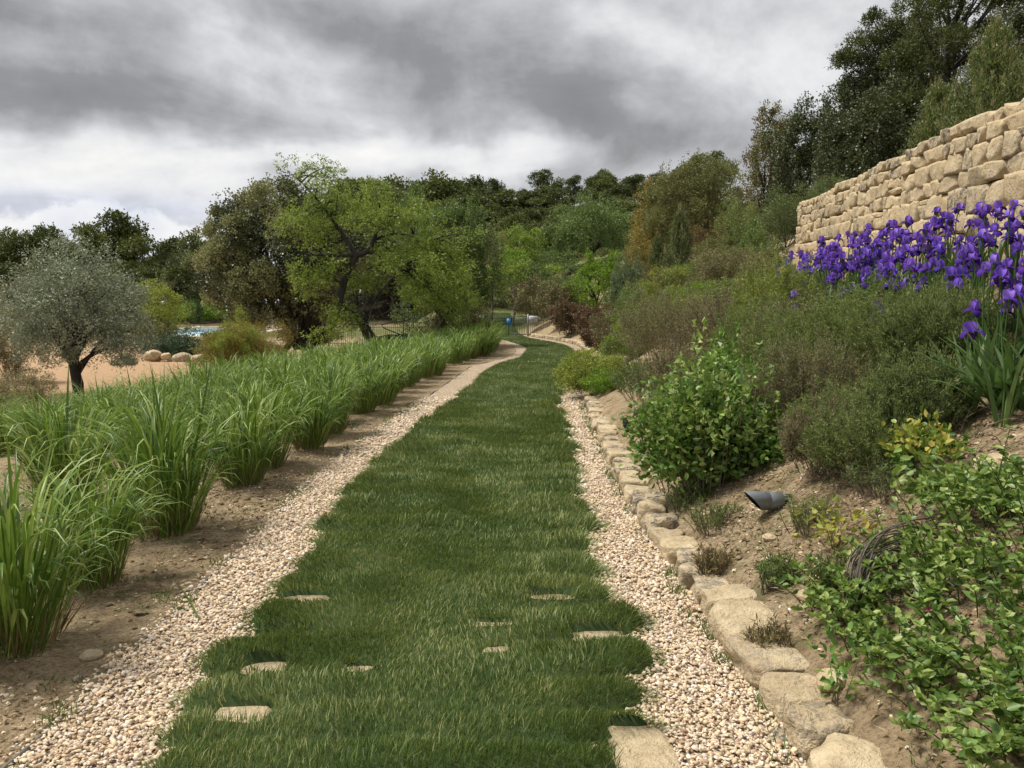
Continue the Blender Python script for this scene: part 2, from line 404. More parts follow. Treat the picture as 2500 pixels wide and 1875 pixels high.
M['brown_oak'] = leafmat('olive_brown_leaves', [(0.085, 0.098, 0.036), (0.14, 0.152, 0.056), (0.20, 0.20, 0.080)], 0.3, 0.55)
M['heath'] = leafmat('brown_grey_heath_leaves', [(0.080, 0.078, 0.040), (0.155, 0.145, 0.080), (0.29, 0.24, 0.155)], 0.4, 0.6)
M['rosemary'] = leafmat('rosemary_needles', [(0.070, 0.105, 0.032), (0.130, 0.170, 0.052), (0.24, 0.27, 0.10)], 0.4, 0.55)
M['rosemary_dark'] = leafmat('dark_rosemary_needles', [(0.048, 0.074, 0.026), (0.092, 0.125, 0.044), (0.17, 0.20, 0.08)], 0.35, 0.55)
M['feather'] = leafmat('grey_green_feathery_leaves', [(0.075, 0.11, 0.06), (0.12, 0.165, 0.08), (0.17, 0.22, 0.11)], 0.25, 0.6)
M['honey'] = leafmat('honeysuckle_leaves', [(0.055, 0.120, 0.024), (0.090, 0.185, 0.034), (0.140, 0.245, 0.050), (0.23, 0.33, 0.08)], 0.35, 0.42, 0.4)
M['honey_light'] = leafmat('pale_honeysuckle_leaves', [(0.075, 0.145, 0.032), (0.12, 0.20, 0.048), (0.20, 0.29, 0.075), (0.30, 0.37, 0.11)], 0.35, 0.42, 0.4)
M['photinia'] = leafmat('photinia_leaves', [(0.045, 0.065, 0.022), (0.085, 0.110, 0.036), (0.13, 0.15, 0.05), (0.19, 0.10, 0.055)], 0.2, 0.45, 0.4)
M['photinia_red'] = leafmat('reddish_photinia_leaves', [(0.050, 0.055, 0.022), (0.120, 0.070, 0.038), (0.085, 0.10, 0.034), (0.20, 0.085, 0.055)], 0.2, 0.45, 0.4)
M['bluegreen'] = leafmat('blue_green_juniper', [(0.03, 0.055, 0.028), (0.055, 0.09, 0.048), (0.085, 0.13, 0.07)], 0.15, 0.6)
M['cypress'] = leafmat('cypress_foliage', [(0.018, 0.034, 0.012), (0.035, 0.06, 0.018), (0.05, 0.08, 0.022)], 0.1, 0.6)
M['lawn'] = leafmat('lawn_grass_blades', [(0.050, 0.092, 0.020), (0.090, 0.142, 0.032), (0.155, 0.205, 0.056), (0.34, 0.35, 0.16)], 0.2, 0.42, 0.35)
M['reed'] = leafmat('tall_grass_blades', [(0.042, 0.095, 0.014), (0.080, 0.155, 0.022), (0.140, 0.230, 0.036), (0.27, 0.35, 0.10)], 0.25, 0.42, 0.35, 0.10, 0.08)
M['straw'] = leafmat('straw_coloured_stems', [(0.14, 0.10, 0.045), (0.22, 0.16, 0.075), (0.13, 0.13, 0.045)], 0.1, 0.7)
M['iris_leaf'] = leafmat('iris_leaves', [(0.055, 0.115, 0.030), (0.085, 0.155, 0.045), (0.13, 0.20, 0.07)], 0.25, 0.4, 0.45)
M['iris_up'] = leafmat('violet_petals', [(0.15, 0.065, 0.42), (0.21, 0.10, 0.54), (0.30, 0.17, 0.66)], 0.35, 0.6, 0.15)
M['iris_down'] = leafmat('deep_purple_petals', [(0.035, 0.010, 0.13), (0.065, 0.018, 0.21), (0.10, 0.035, 0.30)], 0.2, 0.7, 0.1)
M['weed'] = leafmat('weed_leaves', [(0.05, 0.09, 0.02), (0.085, 0.135, 0.03), (0.12, 0.17, 0.045)], 0.3, 0.5)
M['dryleaf'] = leafmat('dry_litter', [(0.12, 0.075, 0.035), (0.24, 0.17, 0.09), (0.36, 0.28, 0.17)], 0.1, 0.8)
M['yellowleaf'] = leafmat('yellowed_leaves', [(0.22, 0.27, 0.05), (0.32, 0.34, 0.07), (0.38, 0.33, 0.08)], 0.35, 0.5)
M['rock'] = rockmat('edging_limestone', (0.60, 0.49, 0.32), (0.45, 0.35, 0.215), (0.28, 0.245, 0.19), 0.85, 5.0)
M['wallrock'] = rockmat('wall_limestone', (0.57, 0.46, 0.30), (0.48, 0.37, 0.22), (0.40, 0.355, 0.27), 0.30, 3.5)
M['slab'] = rockmat('stepping_slab_stone', (0.56, 0.46, 0.30), (0.48, 0.38, 0.24), (0.42, 0.33, 0.2), 0.0, 6)
M['core'] = plain('wall_core_earth', (0.07, 0.052, 0.035), 0.95)
M['metal'] = plain('grey_painted_metal', (0.17, 0.185, 0.20), 0.45, 0.3)
M['black'] = plain('black_metal', (0.014, 0.014, 0.015), 0.45, 0.3)
M['white'] = plain('white_board', (0.45, 0.45, 0.44), 0.6)
M['blue'] = plain('blue_board', (0.05, 0.22, 0.50), 0.5)
M['print'] = plain('dark_print', (0.10, 0.10, 0.10), 0.7)
M['coping'] = plain('pool_coping', (0.55, 0.46, 0.34), 0.8, 0, 4)
M['fence'] = plain('grey_green_steel', (0.085, 0.095, 0.085), 0.5, 0.4)
M['steel'] = plain('galvanised_edging', (0.20, 0.21, 0.20), 0.5, 0.6)

def soilmat():
    m, t, out = newmat('dry_soil')
    g = t.new('ShaderNodeNewGeometry'); P = g.outputs['Position']
    sp = t.new('ShaderNodeSeparateXYZ'); t.put(sp.inputs[0], P)
    n1 = t.noise(P, 1.3, 5, 0.6); n2 = t.noise(P, 9, 5, 0.65); n3 = t.noise(P, 55, 4, 0.7); n4 = t.noise(P, 4.0, 4, 0.6)
    c = t.mix(t.smooth(n2, 0.35, 0.68), (0.31, 0.23, 0.14), (0.49, 0.38, 0.24))
    c = t.mix(t.math('MULTIPLY', t.smooth(n3, 0.55, 0.68), 0.75), c, (0.50, 0.40, 0.27))
    c = t.mix(t.math('MULTIPLY', t.smooth(n3, 0.49, 0.40), 0.55), c, (0.10, 0.065, 0.035))
    c = t.mix(t.math('MULTIPLY', t.smooth(n1, 0.45, 0.62), 0.35), c, (0.27, 0.19, 0.11))
    c = t.mix(t.math('MULTIPLY', t.smooth(n4, 0.52, 0.68), 0.55), c, (0.085, 0.10, 0.035))
    # worn orange track on the left and bare cut beyond the gate
    tr = t.math('MULTIPLY', t.smooth(sp.outputs[0], -7.0, -9.0), t.smooth(sp.outputs[1], 14, 18))
    tr = t.math('MULTIPLY', tr, t.smooth(sp.outputs[1], 44, 40))
    c = t.mix(t.math('MULTIPLY', tr, 0.85), c, t.mix(n2, (0.44, 0.27, 0.15), (0.54, 0.37, 0.23)))
    fr = t.math('MULTIPLY', t.smooth(sp.outputs[1], 46, 50), t.smooth(sp.outputs[1], 70, 66))
    c = t.mix(t.math('MULTIPLY', fr, 0.85), c, t.mix(t.smooth(n4, 0.56, 0.68), (0.085, 0.12, 0.035), (0.42, 0.30, 0.19)))
    fl = t.smooth(sp.outputs[1], 66, 78)
    c = t.mix(fl, c, t.mix(n1, (0.03, 0.032, 0.014), (0.08, 0.065, 0.032)))
    p = t.new('ShaderNodeBsdfPrincipled'); t.put(p.inputs['Base Color'], c); p.inputs['Roughness'].default_value = 0.95; p.inputs['Specular IOR Level'].default_value = 0.1
    bp = t.new('ShaderNodeBump'); bp.inputs['Strength'].default_value = 1.0; bp.inputs['Distance'].default_value = 0.06
    t.put(bp.inputs['Height'], t.math('ADD', n2, t.math('MULTIPLY', n3, 0.6))); t.l.new(bp.outputs[0], p.inputs['Normal'])
    t.l.new(p.outputs[0], out.inputs[0]); return m
def gravelmat():
    m, t, out = newmat('gravel_bed')
    g = t.new('ShaderNodeNewGeometry'); P = g.outputs['Position']
    v = t.new('ShaderNodeTexVoronoi'); t.put(v.inputs['Vector'], P); v.inputs['Scale'].default_value = 42
    sc = t.new('ShaderNodeSeparateColor'); t.put(sc.inputs[0], v.outputs['Color'])
    c = t.ramp(sc.outputs[0], [(0.0, (0.30, 0.20, 0.13)), (0.35, (0.50, 0.38, 0.25)), (0.7, (0.60, 0.47, 0.33)), (1.0, (0.66, 0.57, 0.45))])
    c = t.mix(t.smooth(v.outputs['Distance'], 0.35, 0.75), c, (0.16, 0.11, 0.07))
    nn = t.noise(P, 2.2, 4, 0.6)
    c = t.mix(t.math('MULTIPLY', t.smooth(nn, 0.5, 0.75), 0.3), c, (0.26, 0.19, 0.11))
    p = t.new('ShaderNodeBsdfPrincipled'); t.put(p.inputs['Base Color'], c); p.inputs['Roughness'].default_value = 0.9
    bp = t.new('ShaderNodeBump'); bp.inputs['Strength'].default_value = 0.9; bp.inputs['Distance'].default_value = 0.02; bp.invert = True
    t.put(bp.inputs['Height'], v.outputs['Distance']); t.l.new(bp.outputs[0], p.inputs['Normal'])
    t.l.new(p.outputs[0], out.inputs[0]); return m
def pebblemat():
    m, t, out = newmat('pebbles')
    at = t.new('ShaderNodeAttribute', attribute_name='rnd')
    c = t.ramp(at.outputs['Fac'], [(0.0, (0.34, 0.21, 0.13)), (0.12, (0.48, 0.36, 0.23)), (0.4, (0.60, 0.475, 0.315)), (0.65, (0.66, 0.53, 0.38)), (0.82, (0.52, 0.46, 0.41)), (0.92, (0.78, 0.70, 0.58)), (1.0, (0.68, 0.48, 0.27))])
    g = t.new('ShaderNodeNewGeometry'); nz = t.noise(g.outputs['Position'], 70, 3, 0.6)
    hv = t.new('ShaderNodeHueSaturation'); t.put(hv.inputs['Color'], c); t.put(hv.inputs['Value'], t.math('ADD', 0.82, t.math('MULTIPLY', nz, 0.36)))
    p = t.new('ShaderNodeBsdfPrincipled'); t.put(p.inputs['Base Color'], hv.outputs[0]); p.inputs['Roughness'].default_value = 0.85
    t.l.new(p.outputs[0], out.inputs[0]); return m
def turfmat():
    m, t, out = newmat('turf_soil')
    g = t.new('ShaderNodeNewGeometry'); n = t.noise(g.outputs['Position'], 30, 4, 0.6); n2 = t.noise(g.outputs['Position'], 3, 4, 0.6)
    c = t.mix(n, (0.020, 0.030, 0.012), (0.045, 0.070, 0.024)); c = t.mix(t.math('MULTIPLY', n2, 0.3), c, (0.055, 0.085, 0.028))
    p = t.new('ShaderNodeBsdfPrincipled'); t.put(p.inputs['Base Color'], c); p.inputs['Roughness'].default_value = 0.95; p.inputs['Specular IOR Level'].default_value = 0.1
    t.l.new(p.outputs[0], out.inputs[0]); return m
M['soil'] = soilmat(); M['gravel'] = gravelmat(); M['pebble'] = pebblemat(); M['turf'] = turfmat()
def watermat():
    m, t, out = newmat('pool_water')
    g = t.new('ShaderNodeNewGeometry'); n = t.noise(g.outputs['Position'], 3, 3, 0.5)
    p = t.new('ShaderNodeBsdfPrincipled'); t.put(p.inputs['Base Color'], t.mix(n, (0.33, 0.56, 0.68), (0.42, 0.64, 0.74))); p.inputs['Roughness'].default_value = 0.12
    bp = t.new('ShaderNodeBump'); bp.inputs['Strength'].default_value = 0.25; t.put(bp.inputs['Height'], n); t.l.new(bp.outputs[0], p.inputs['Normal'])
    t.l.new(p.outputs[0], out.inputs[0]); return m
M['water'] = watermat()

# ------------------------------------------------------------------ ground
def grid_mesh(name, xs, ys, zf, mat):
    Xg, Yg = np.meshgrid(xs, ys); Zg = zf(Xg, Yg)
    V = np.stack([Xg, Yg, Zg], -1).reshape(-1, 3); nx, ny = len(xs), len(ys)
    i = (np.arange(ny - 1)[:, None] * nx + np.arange(nx - 1)[None]).ravel()
    return mesh_np(name, V, np.stack([i, i + 1, i + nx + 1, i + nx], 1), None, [mat], smooth=True)
ys = np.concatenate([np.arange(-8, 1.5, 0.5), np.arange(1.5, 9, 0.085), np.arange(9, 24, 0.2), np.arange(24, 50, 0.4), np.arange(50, 150, 2), [170, 220, 320, 500, 900]])
xs = np.concatenate([[-700, -400, -250, -150], np.arange(-100, -16, 3), np.arange(-16, -5, 0.35), np.arange(-5, 5.5, 0.09), np.arange(5.5, 13, 0.2), np.arange(13, 40, 1.0), np.arange(40, 110, 4), [150, 250, 400, 700]])
tag(obj('ground', grid_mesh('ground', xs, ys, H, M['soil'])), kind='structure')

def strip(name, lf, rf, y0, y1, dz, mat, step=0.1, nx=14, zf=None):
    yy = np.arange(y0, y1, step)
    s = np.linspace(0, 1, nx)[None]; l = lf(yy)[:, None]; r = rf(yy)[:, None]
    Xg = l + (r - l) * s; Yg = np.repeat(yy[:, None], nx, 1)
    Zg = H(Xg, Yg, False) * (Yg > 44) + dz
    if zf is not None: Zg = Zg + zf(Xg, Yg)
    V = np.stack([Xg, Yg, Zg], -1).reshape(-1, 3); ny = len(yy)
    i = (np.arange(ny - 1)[:, None] * nx + np.arange(nx - 1)[None]).ravel()
    return mesh_np(name, V, np.stack([i, i + 1, i + nx + 1, i + nx], 1), None, [mat], smooth=True)
tag(obj('gravel_path', strip('gravel_path', GL, GR, -6, 45.5, 0.008, M['gravel'])), kind='structure')

# slabs that show between the turf
SLABS = []   # x, y, half length, half depth
for (px, py, hw, hd, lab) in [(1572, 1838, 0.10, 0.16, 'large bare cream stepping slab at the right edge of the lawn, lowest in view'),
                         (596, 1748, 0.09, 0.06, 'bare cream stepping slab at the left edge of the lawn near the gravel'),
                         (648, 1628, 0.07, 0.035, 'small piece of slab showing at the left lawn edge above the bare left slab'),
                         (868, 1636, 0.055, 0.02, 'tiny sliver of slab showing in the left half of the lawn'),
                         (1200, 1523, 0.09, 0.015, 'thin slab sliver in a dark hollow at the middle of the lawn'),
                         (1345, 1460, 0.12, 0.022, 'long thin slab showing under an overhanging turf lip right of the middle'),
                         (745, 1462, 0.10, 0.03, 'narrow slab sliver at the left lawn edge under a tuft'),
                         (1365, 1312, 0.11, 0.045, 'bare slab corner at the right lawn edge above the turf lobes'),
                         (1320, 1188, 0.16, 0.035, 'farthest slab, a thin line near the right edge of the lawn'),
                         (1220, 1590, 0.04, 0.02, 'tiny bare stone chip in the turf right of the lawn middle'),
                         (1392, 1098, 0.08, 0.03, 'slab edge in a notch of the right lawn edge, farthest but one'), (1378, 1038, 0.09, 0.04, 'farthest slab edge in a notch of the right lawn edge'),
                         (1408, 1232, 0.09, 0.025, 'slab edge at the right lawn edge beside the honeysuckle'), (845, 1222, 0.08, 0.02, 'slab sliver at the left lawn edge, farthest on that side'), (800, 1290, 0.06, 0.02, 'slab sliver at the left lawn edge, second farthest on that side'),
                         (1450, 1550, 0.10, 0.025, 'slab hint under the turf lobes by the right gravel')]:
    x, y = ground(px, py, 0.02); SLABS.append((x, y, hw, hd, lab))
def slabmask(x, y, grow=0.0):
    m = np.zeros(np.shape(x))
    for (sx, sy, hw, hd, _) in SLABS:
        r = np.abs((x - sx) / (hw + grow)) ** 4 + np.abs((y - sy) / (hd + grow)) ** 4
        m = np.maximum(m, r < 1)
    return m
PER = 0.40
def PH(x, y): return (y + 0.16 * (fbm(x * 1.6 + 3, y * 0.9, 2) - 0.5) * 2 + 0.75 * (vn(y * 0.9 + 7, y * 0 + .3) - 0.5)) / PER
def furrow(x, y):
    ph = PH(x, y)
    s = np.abs((ph % 1.0) - 0.5) * 2          # 1 at furrow, 0 at crest
    return s
def lawn_w(x, y):      # strength of the furrows: strong at the sides, weak in the middle
    l, r = LX(y), RX(y); c = np.clip((x - l) / (r - l), 0, 1)
    e = np.maximum(sst(c, 0.62, 0.98) * 1.0, sst(c, 0.28, 0.0) * 0.7)
    return np.clip(0.10 + e + 0.8 * sst(fbm(x * 1.6 + 40, y * 1.6, 2), 0.60, 0.80), 0, 1)
def lawn_z(x, y):
    s = furrow(x, y); wgt = lawn_w(x, y)
    fade = 1 - sst(y, 20, 30) * 0.7
    return (0.085 * (1 - s ** 2.5) - 0.03) * wgt * fade + 0.016 * fbm(x * 3, y * 3, 3) * (1 - sst(y, 25, 35) * 0.6) + 0.012 * (1 - wgt)
def lawn_mod(y, side):
    xx = RX(y) if side else LX(y); s = furrow(xx, y); k = np.floor(PH(xx, y))
    rr = vn(k * 1.7 + (50 if side else 3), k * 0 + 0.5)
    fade = 1 - sst(y, 14, 26)
    return ((1 - s ** 3) * (0.03 + 0.24 * rr) - 0.135 + 0.11 * (fbm(y * 3 + 20 * side, y * 0 + 3, 3) - .5)) * fade * (1 if side else 0.6)
LXe = lambda y: LX(y) - lawn_mod(y, 0)
RXe = lambda y: RX(y) + lawn_mod(y, 1)
def lz(x, y):
    e = np.minimum(x - LXe(y), RXe(y) - x)
    m = slabmask(x, y, 0.02)
    return (lawn_z(x, y) * sst(e, -0.01, 0.08) + 0.004) * (1 - m) - 0.04 * m
tag(obj('lawn', strip('lawn', LXe, RXe, -5, 53, 0.010, M['turf'], 0.05, 36, lz)), kind='structure')

def blades_lawn():
    Vs, Ts, Qs, R = [], [], [], []
    vk = 0
    qv, tv, rq, rt = [], [], [], []
    bands = [(1.7, 3.2, 16500, 0.0036, 0.026), (3.2, 5, 12500, 0.0046, 0.027), (5, 8, 7200, 0.0068, 0.028), (8, 13, 4200, 0.0072, 0.034), (13, 21, 1800, 0.012, 0.032), (21, 34, 700, 0.02, 0.03), (34, 53, 260, 0.034, 0.03)]
    for (y0, y1, dens, wd, hh) in bands:
        l = -2.3; r = 3.0 if y1 > 20 else 1.1
        if y0 >= 34: l = -4
        n = int((r - l) * (y1 - y0) * dens)
        x = rng.uniform(l, r, n); y = rng.uniform(y0, y1, n)
        edge = np.minimum(x - LXe(y), RXe(y) - x)
        k = (edge > -0.02 - 0.02 * rng.random(n)) & (slabmask(x, y) < 0.5)
        lip = (slabmask(x, y - 0.035, 0.02) > 0.5) & (y0 < 8)
        # thin patches
        th = fbm(x * 2.3 + 11, y * 2.3 + 4, 3); s = furrow(x, y); wg = lawn_w(x, y)
        k &= rng.random(n) < (1 - 0.55 * sst(th, 0.62, 0.8)) * (1 - 0.75 * wg * sst(s, 0.82, 1.0))
        x, y, s, wg, edge, th, lip = x[k], y[k], s[k], wg[k], edge[k], th[k], lip[k]; n = len(x)
        base = H(x, y, False) * (y > 44) + 0.010 + lz(x, y)
        h = hh * rng.uniform(0.6, 1.35, n) * (0.85 + 0.5 * fbm(x * 5, y * 5, 2)) * (1 + 0.6 * wg * (1 - s)) * (1 + 0.4 * (rng.random(n) < 0.03))
        h = np.where(y > 25, h * 0.7, h); h = np.where(lip, h * 1.5, h)
        a = rng.uniform(0, 2 * np.pi, n); ln = rng.uniform(0.15, 0.75, n) * h
        # comb towards neighbours + droop over the edges
        ex = np.where(x > (LX(y) + RX(y)) / 2, 1, -1) * sst(edge, 0.10, 0.0) * h * 1.1
        flow = fbm(x * 1.1 + 70, y * 1.1, 2) * 12
        dx = np.cos(a) * ln + ex + np.cos(flow) * h * 0.3; dy = np.sin(a) * ln - s * wg * h * 0.5 + np.sin(flow) * h * 0.3 - lip * h * 0.8
        hz = h * (1 - 0.35 * sst(edge, 0.08, 0.0))
        b = rng.uniform(0, np.pi, n); cx = np.cos(b) * wd / 2; cy = np.sin(b) * wd / 2 * 0.5
        B = np.stack([x, y, base - 0.004], 1); Mi = B + np.stack([dx * 0.35, dy * 0.35, hz * 0.62], 1); T = B + np.stack([dx, dy, hz], 1)
        Wv = np.stack([cx, cy, np.zeros(n)], 1)
        rv = np.clip(rng.random(n) ** 1.6 * 0.85 + (th - 0.42) * 1.0 + 0.08 * rng.normal(size=n), 0, 1)
        if y0 < 13:
            V = np.stack([B - Wv, B + Wv, Mi + Wv * 0.8, Mi - Wv * 0.8, T], 1).reshape(-1, 3)
            i = np.arange(n)[:, None] * 5 + vk
            qv.append(i + [0, 1, 2, 3]); tv.append(i + [3, 2, 4]); rq.append(rv); rt.append(rv); vk += 5 * n
        else:
            V = np.stack([B - Wv, B + Wv, T], 1).reshape(-1, 3)
            tv.append(np.arange(n)[:, None] * 3 + vk + [0, 1, 2]); rt.append(rv); vk += 3 * n
        Vs.append(V)
    me = mesh_np('lawn_blades', np.concatenate(Vs), np.concatenate(qv), np.concatenate(tv), [M['lawn']], np.concatenate(rq + rt))
    return me
o = obj('lawn_grass', blades_lawn()); tag(o, 'short dark green mown grass covering the path between the two gravel strips', 'grass', kind='stuff')

# ------------------------------------------------------------------ rocks
def rock_mesh(name, seed, p=5.0, rough=0.10, n=5, mat='rock', flat_top=0.0, bevel=None):
    """unit box stone, noise-worn; n = subdivisions per side"""
    r = np.random.default_rng(seed)
    vid = {}; V = []; Q = []
    def vi(a):
        k = tuple(np.round(a, 4))
        if k not in vid: vid[k] = len(V); V.append(a)
        return vid[k]
    t = np.linspace(-1, 1, n + 1)
    for ax in range(3):
        for sg in (-1, 1):
            for i in range(n):
                for j in range(n):
                    c = []
                    for (a, b) in ((i, j), (i + 1, j), (i + 1, j + 1), (i, j + 1)):
                        v = np.zeros(3); v[ax] = sg; v[(ax + 1) % 3] = t[a]; v[(ax + 2) % 3] = t[b]; c.append(vi(v))
                    Q.append(c if sg > 0 else c[::-1])
    V = np.array(V)
    V = V / (np.sum(np.abs(V) ** p, 1, keepdims=True) ** (1 / p)) * 1.04
    V[:, 2] *= 1.0
    if p > 10:       # skew the eight corners, so that no face is square
        cj = r.uniform(-1, 1, (2, 2, 2, 3)) * (0.16 if p > 30 else 0.14)
        a = (np.clip(V, -1, 1) + 1) / 2; D3 = np.zeros_like(V)
        for i0 in (0, 1):
            for j0 in (0, 1):
                for k0 in (0, 1):
                    wq = (a[:, 0] if i0 else 1 - a[:, 0]) * (a[:, 1] if j0 else 1 - a[:, 1]) * (a[:, 2] if k0 else 1 - a[:, 2])
                    D3 += wq[:, None] * cj[i0, j0, k0]
        V = V + D3
    # facets: cut by random planes
    for _ in range(16 if p > 10 else 10):
        d = nrm(r.normal(size=3) * [1, 1, 0.8]); lim = r.uniform(1.15, 1.6) if p > 20 else r.uniform(.98, 1.42) if p > 6 else r.uniform(.9, 1.2)
        k = V @ d; V = V - np.outer(np.clip(k - lim, 0, None), d)
    off = r.uniform(0, 50, 3)
    for k, am in ((1.1, rough), (2.7, rough * 0.45), (6.0, rough * 0.28)):
        nn = np.stack([vn(V[:, 0] * k + off[0] + V[:, 2] * 1.7, V[:, 1] * k + off[1] + 9 * a + V[:, 2]) for a in range(3)], 1) - 0.5
        V = V + nn * am * 2
    
    return mesh_np(name, V * 0.5, np.array(Q), None, [M[mat]], smooth=False)
# edging stones: each one a thing
ED = [rock_mesh('edging_stone', 100 + i, 29.0, 0.11, 8, 'rock', 1) for i in range(12)]
words_c = ['pale cream', 'grey lichened', 'tan', 'buff', 'yellowish', 'dark speckled', 'sandy', 'weathered grey', 'light brown', 'bleached']
words_s = ['wedge shaped', 'squarish', 'long flat topped', 'low narrow', 'blocky', 'broad', 'rounded', 'thick']
y = 2.05; k = 0; r_ = random.Random(8)
near_labels = ['large cream kerb stone at the bottom edge of the frame beside the honeysuckle', 'big flat tan kerb stone, second from the bottom edge of the frame',
    'cream kerb stone with a straight side, third from the bottom edge', 'thick tan kerb stone, fourth from the bottom edge', 'cream kerb stone with broad flat top, fifth from the bottom edge', 'dark lichen covered kerb stone, sixth from the bottom edge', 'small pale upright kerb stone, seventh from the bottom edge', 'grey streaked kerb stone, eighth from the bottom edge', 'long grey kerb stone, ninth from the bottom edge', 'narrow sandy kerb stone, tenth from the bottom edge']
while y < 13.4:
    L = r_.uniform(0.22, 0.42) if y < 4 else r_.uniform(0.16, 0.36)
    dep = r_.uniform(0.20, 0.31) if y < 5 else r_.uniform(0.15, 0.27)
    hh = r_.uniform(0.10, 0.15)
    yc = y + L / 2; x = float(GR(yc)) + dep / 2 + r_.uniform(-0.02, 0.03)
    o = obj('edging_stone', ED[k % 12]); o.location = (x, yc, 0.02 + hh * 0.18 + r_.uniform(-0.015, 0.015)); o.scale = (dep, L * 0.88, hh * 1.45)
    o.rotation_euler = (r_.uniform(-.06, .06), r_.uniform(-.05, .09), r_.uniform(-.16, .16) + math.atan2(float(GR(yc - .3) - GR(yc + .3)), 0.6))
    if k < len(near_labels): lab = near_labels[k]
    else: lab = 'limestone kerb stone beside the right gravel, %s from the bottom edge of the frame' % ORD[k]
    tag(o, lab, 'kerb stone', 'kerb stones along the right gravel strip')
    y += L; k += 1
# far part of the kerb: past the yellow-green bush to the gate
y = 22.0
while y < 43.5:
    L = r_.uniform(0.3, 0.55); yc = y + L / 2
    o = obj('edging_stone', ED[k % 12]); dep = r_.uniform(0.22, 0.34)
    o.location = (float(GR(yc)) + 0.10, yc, 0.05); o.scale = (dep, L * 1.02, 0.24)
    o.rotation_euler = (0, 0, math.atan2(float(GR(yc - .4) - GR(yc + .4)), 0.8) + r_.uniform(-.1, .1))
    kf = globals().get('kf', -1) + 1; tag(o, 'small far kerb stone on the bend, %s beyond the yellow green bush towards the gate' % ORD[kf], 'kerb stone', 'kerb stones round the far bend'); y += L; k += 1
# slabs
SM = [rock_mesh('stepping_slab', 300 + i, 9, 0.12, 7, 'slab', 1) for i in range(4)]
for i, (x, y, hw, hd, lab) in enumerate(SLABS):
    o = obj('stepping_slab', SM[i % 4]); o.location = (x, y, -0.006); o.scale = (hw * 2 + 0.08, hd * 2 + 0.08, 0.05)
    if i == 0: o.scale = (0.23, 0.40, 0.055)
    o.rotation_euler = (0, 0, random.uniform(-.1, .1)); tag(o, lab, 'slab', 'stepping slabs sunk in the lawn')

# loose stones that can be picked out
LS = [rock_mesh('loose_stone', 400 + i, 3.2, 0.16, 4, 'rock') for i in range(4)]
for (px, py, s, lab) in [(1975, 1465, 0.10, 'pale angular stone lying on the bank soil behind the lichen covered kerb stone'),
                         (1775, 1325, 0.045, 'small round white stone on the soil below the big honeysuckle bush'),
                         (1855, 1345, 0.05, 'small flat pale stone on the soil left of the spotlight'), (1780, 1358, 0.06, 'flat buff stone on the soil behind the kerb'),
                         (2030, 1680, 0.12, 'cream stone on the soil behind the second nearest kerb stone'), (1910, 1815, 0.10, 'triangular tan chip leaning on the nearest kerb stone'),
                         (225, 1610, 0.09, 'flat tan stone half buried in the soil left of the metal edging'), (190, 1662, 0.05, 'small orange brown stone on the left soil'),
                         (1870, 1375, 0.06, 'orange flat stone on the soil below the spotlight'), (2430, 1150, 0.22, 'broad flat pale rock lying on the upper bank by the right frame edge'),
                         (1880, 1318, 0.08, 'tan stone propped under the spotlight'), (460, 1430, 0.04, 'small whitish stone on the left soil band')]:
    b0 = 0.05
    d = 1.5
    rr = ray(px, py)
    for d in np.arange(1.5, 12, 0.02):
        z = CAMZ + rr[2] * d / rr[1]
        if z < h1(rr[0] * d / rr[1], d): break
    x = rr[0] * d / rr[1]
    o = obj('loose_stone', LS[k % 4]); k += 1; o.location = (x, d, h1(x, d) + s * 0.12); o.scale = (s, s * 0.8, s * 0.5); o.rotation_euler = (0.1, 0.1, k * 1.3)
    tag(o, lab, 'stone', 'loose stones on the soil')
# boulders below the pool terrace
BM = [rock_mesh('boulder', 420 + i, 3.6, 0.14, 6, 'wallrock') for i in range(3)]
for i, (px, py, wpx, lab) in enumerate([(368, 866, 34, 'leftmost tan boulder below the pool terrace'), (400, 868, 22, 'boulder second from the left below the pool terrace'), (412, 884, 14, 'smallest low boulder below the pool terrace'),
                              (440, 890, 40, 'long flat pale boulder beside the track'), (478, 888, 34, 'rightmost boulder next to the yellowish shrub'), (458, 878, 22, 'small boulder behind the long flat one')]):
    d = 36.0; x = xat(px, d); z = zat(py, d)
    o = obj('boulder', BM[i % 3]); s = wpx * d / F; o.location = (x, d, max(z - s * 0.1, h1(x, d) + 0.08)); o.scale = (s * 1.15, s * 0.9, s * 0.75); o.rotation_euler = (0, 0, i * 2.1)
    tag(o, lab, 'boulder', 'boulders under the pool terrace')

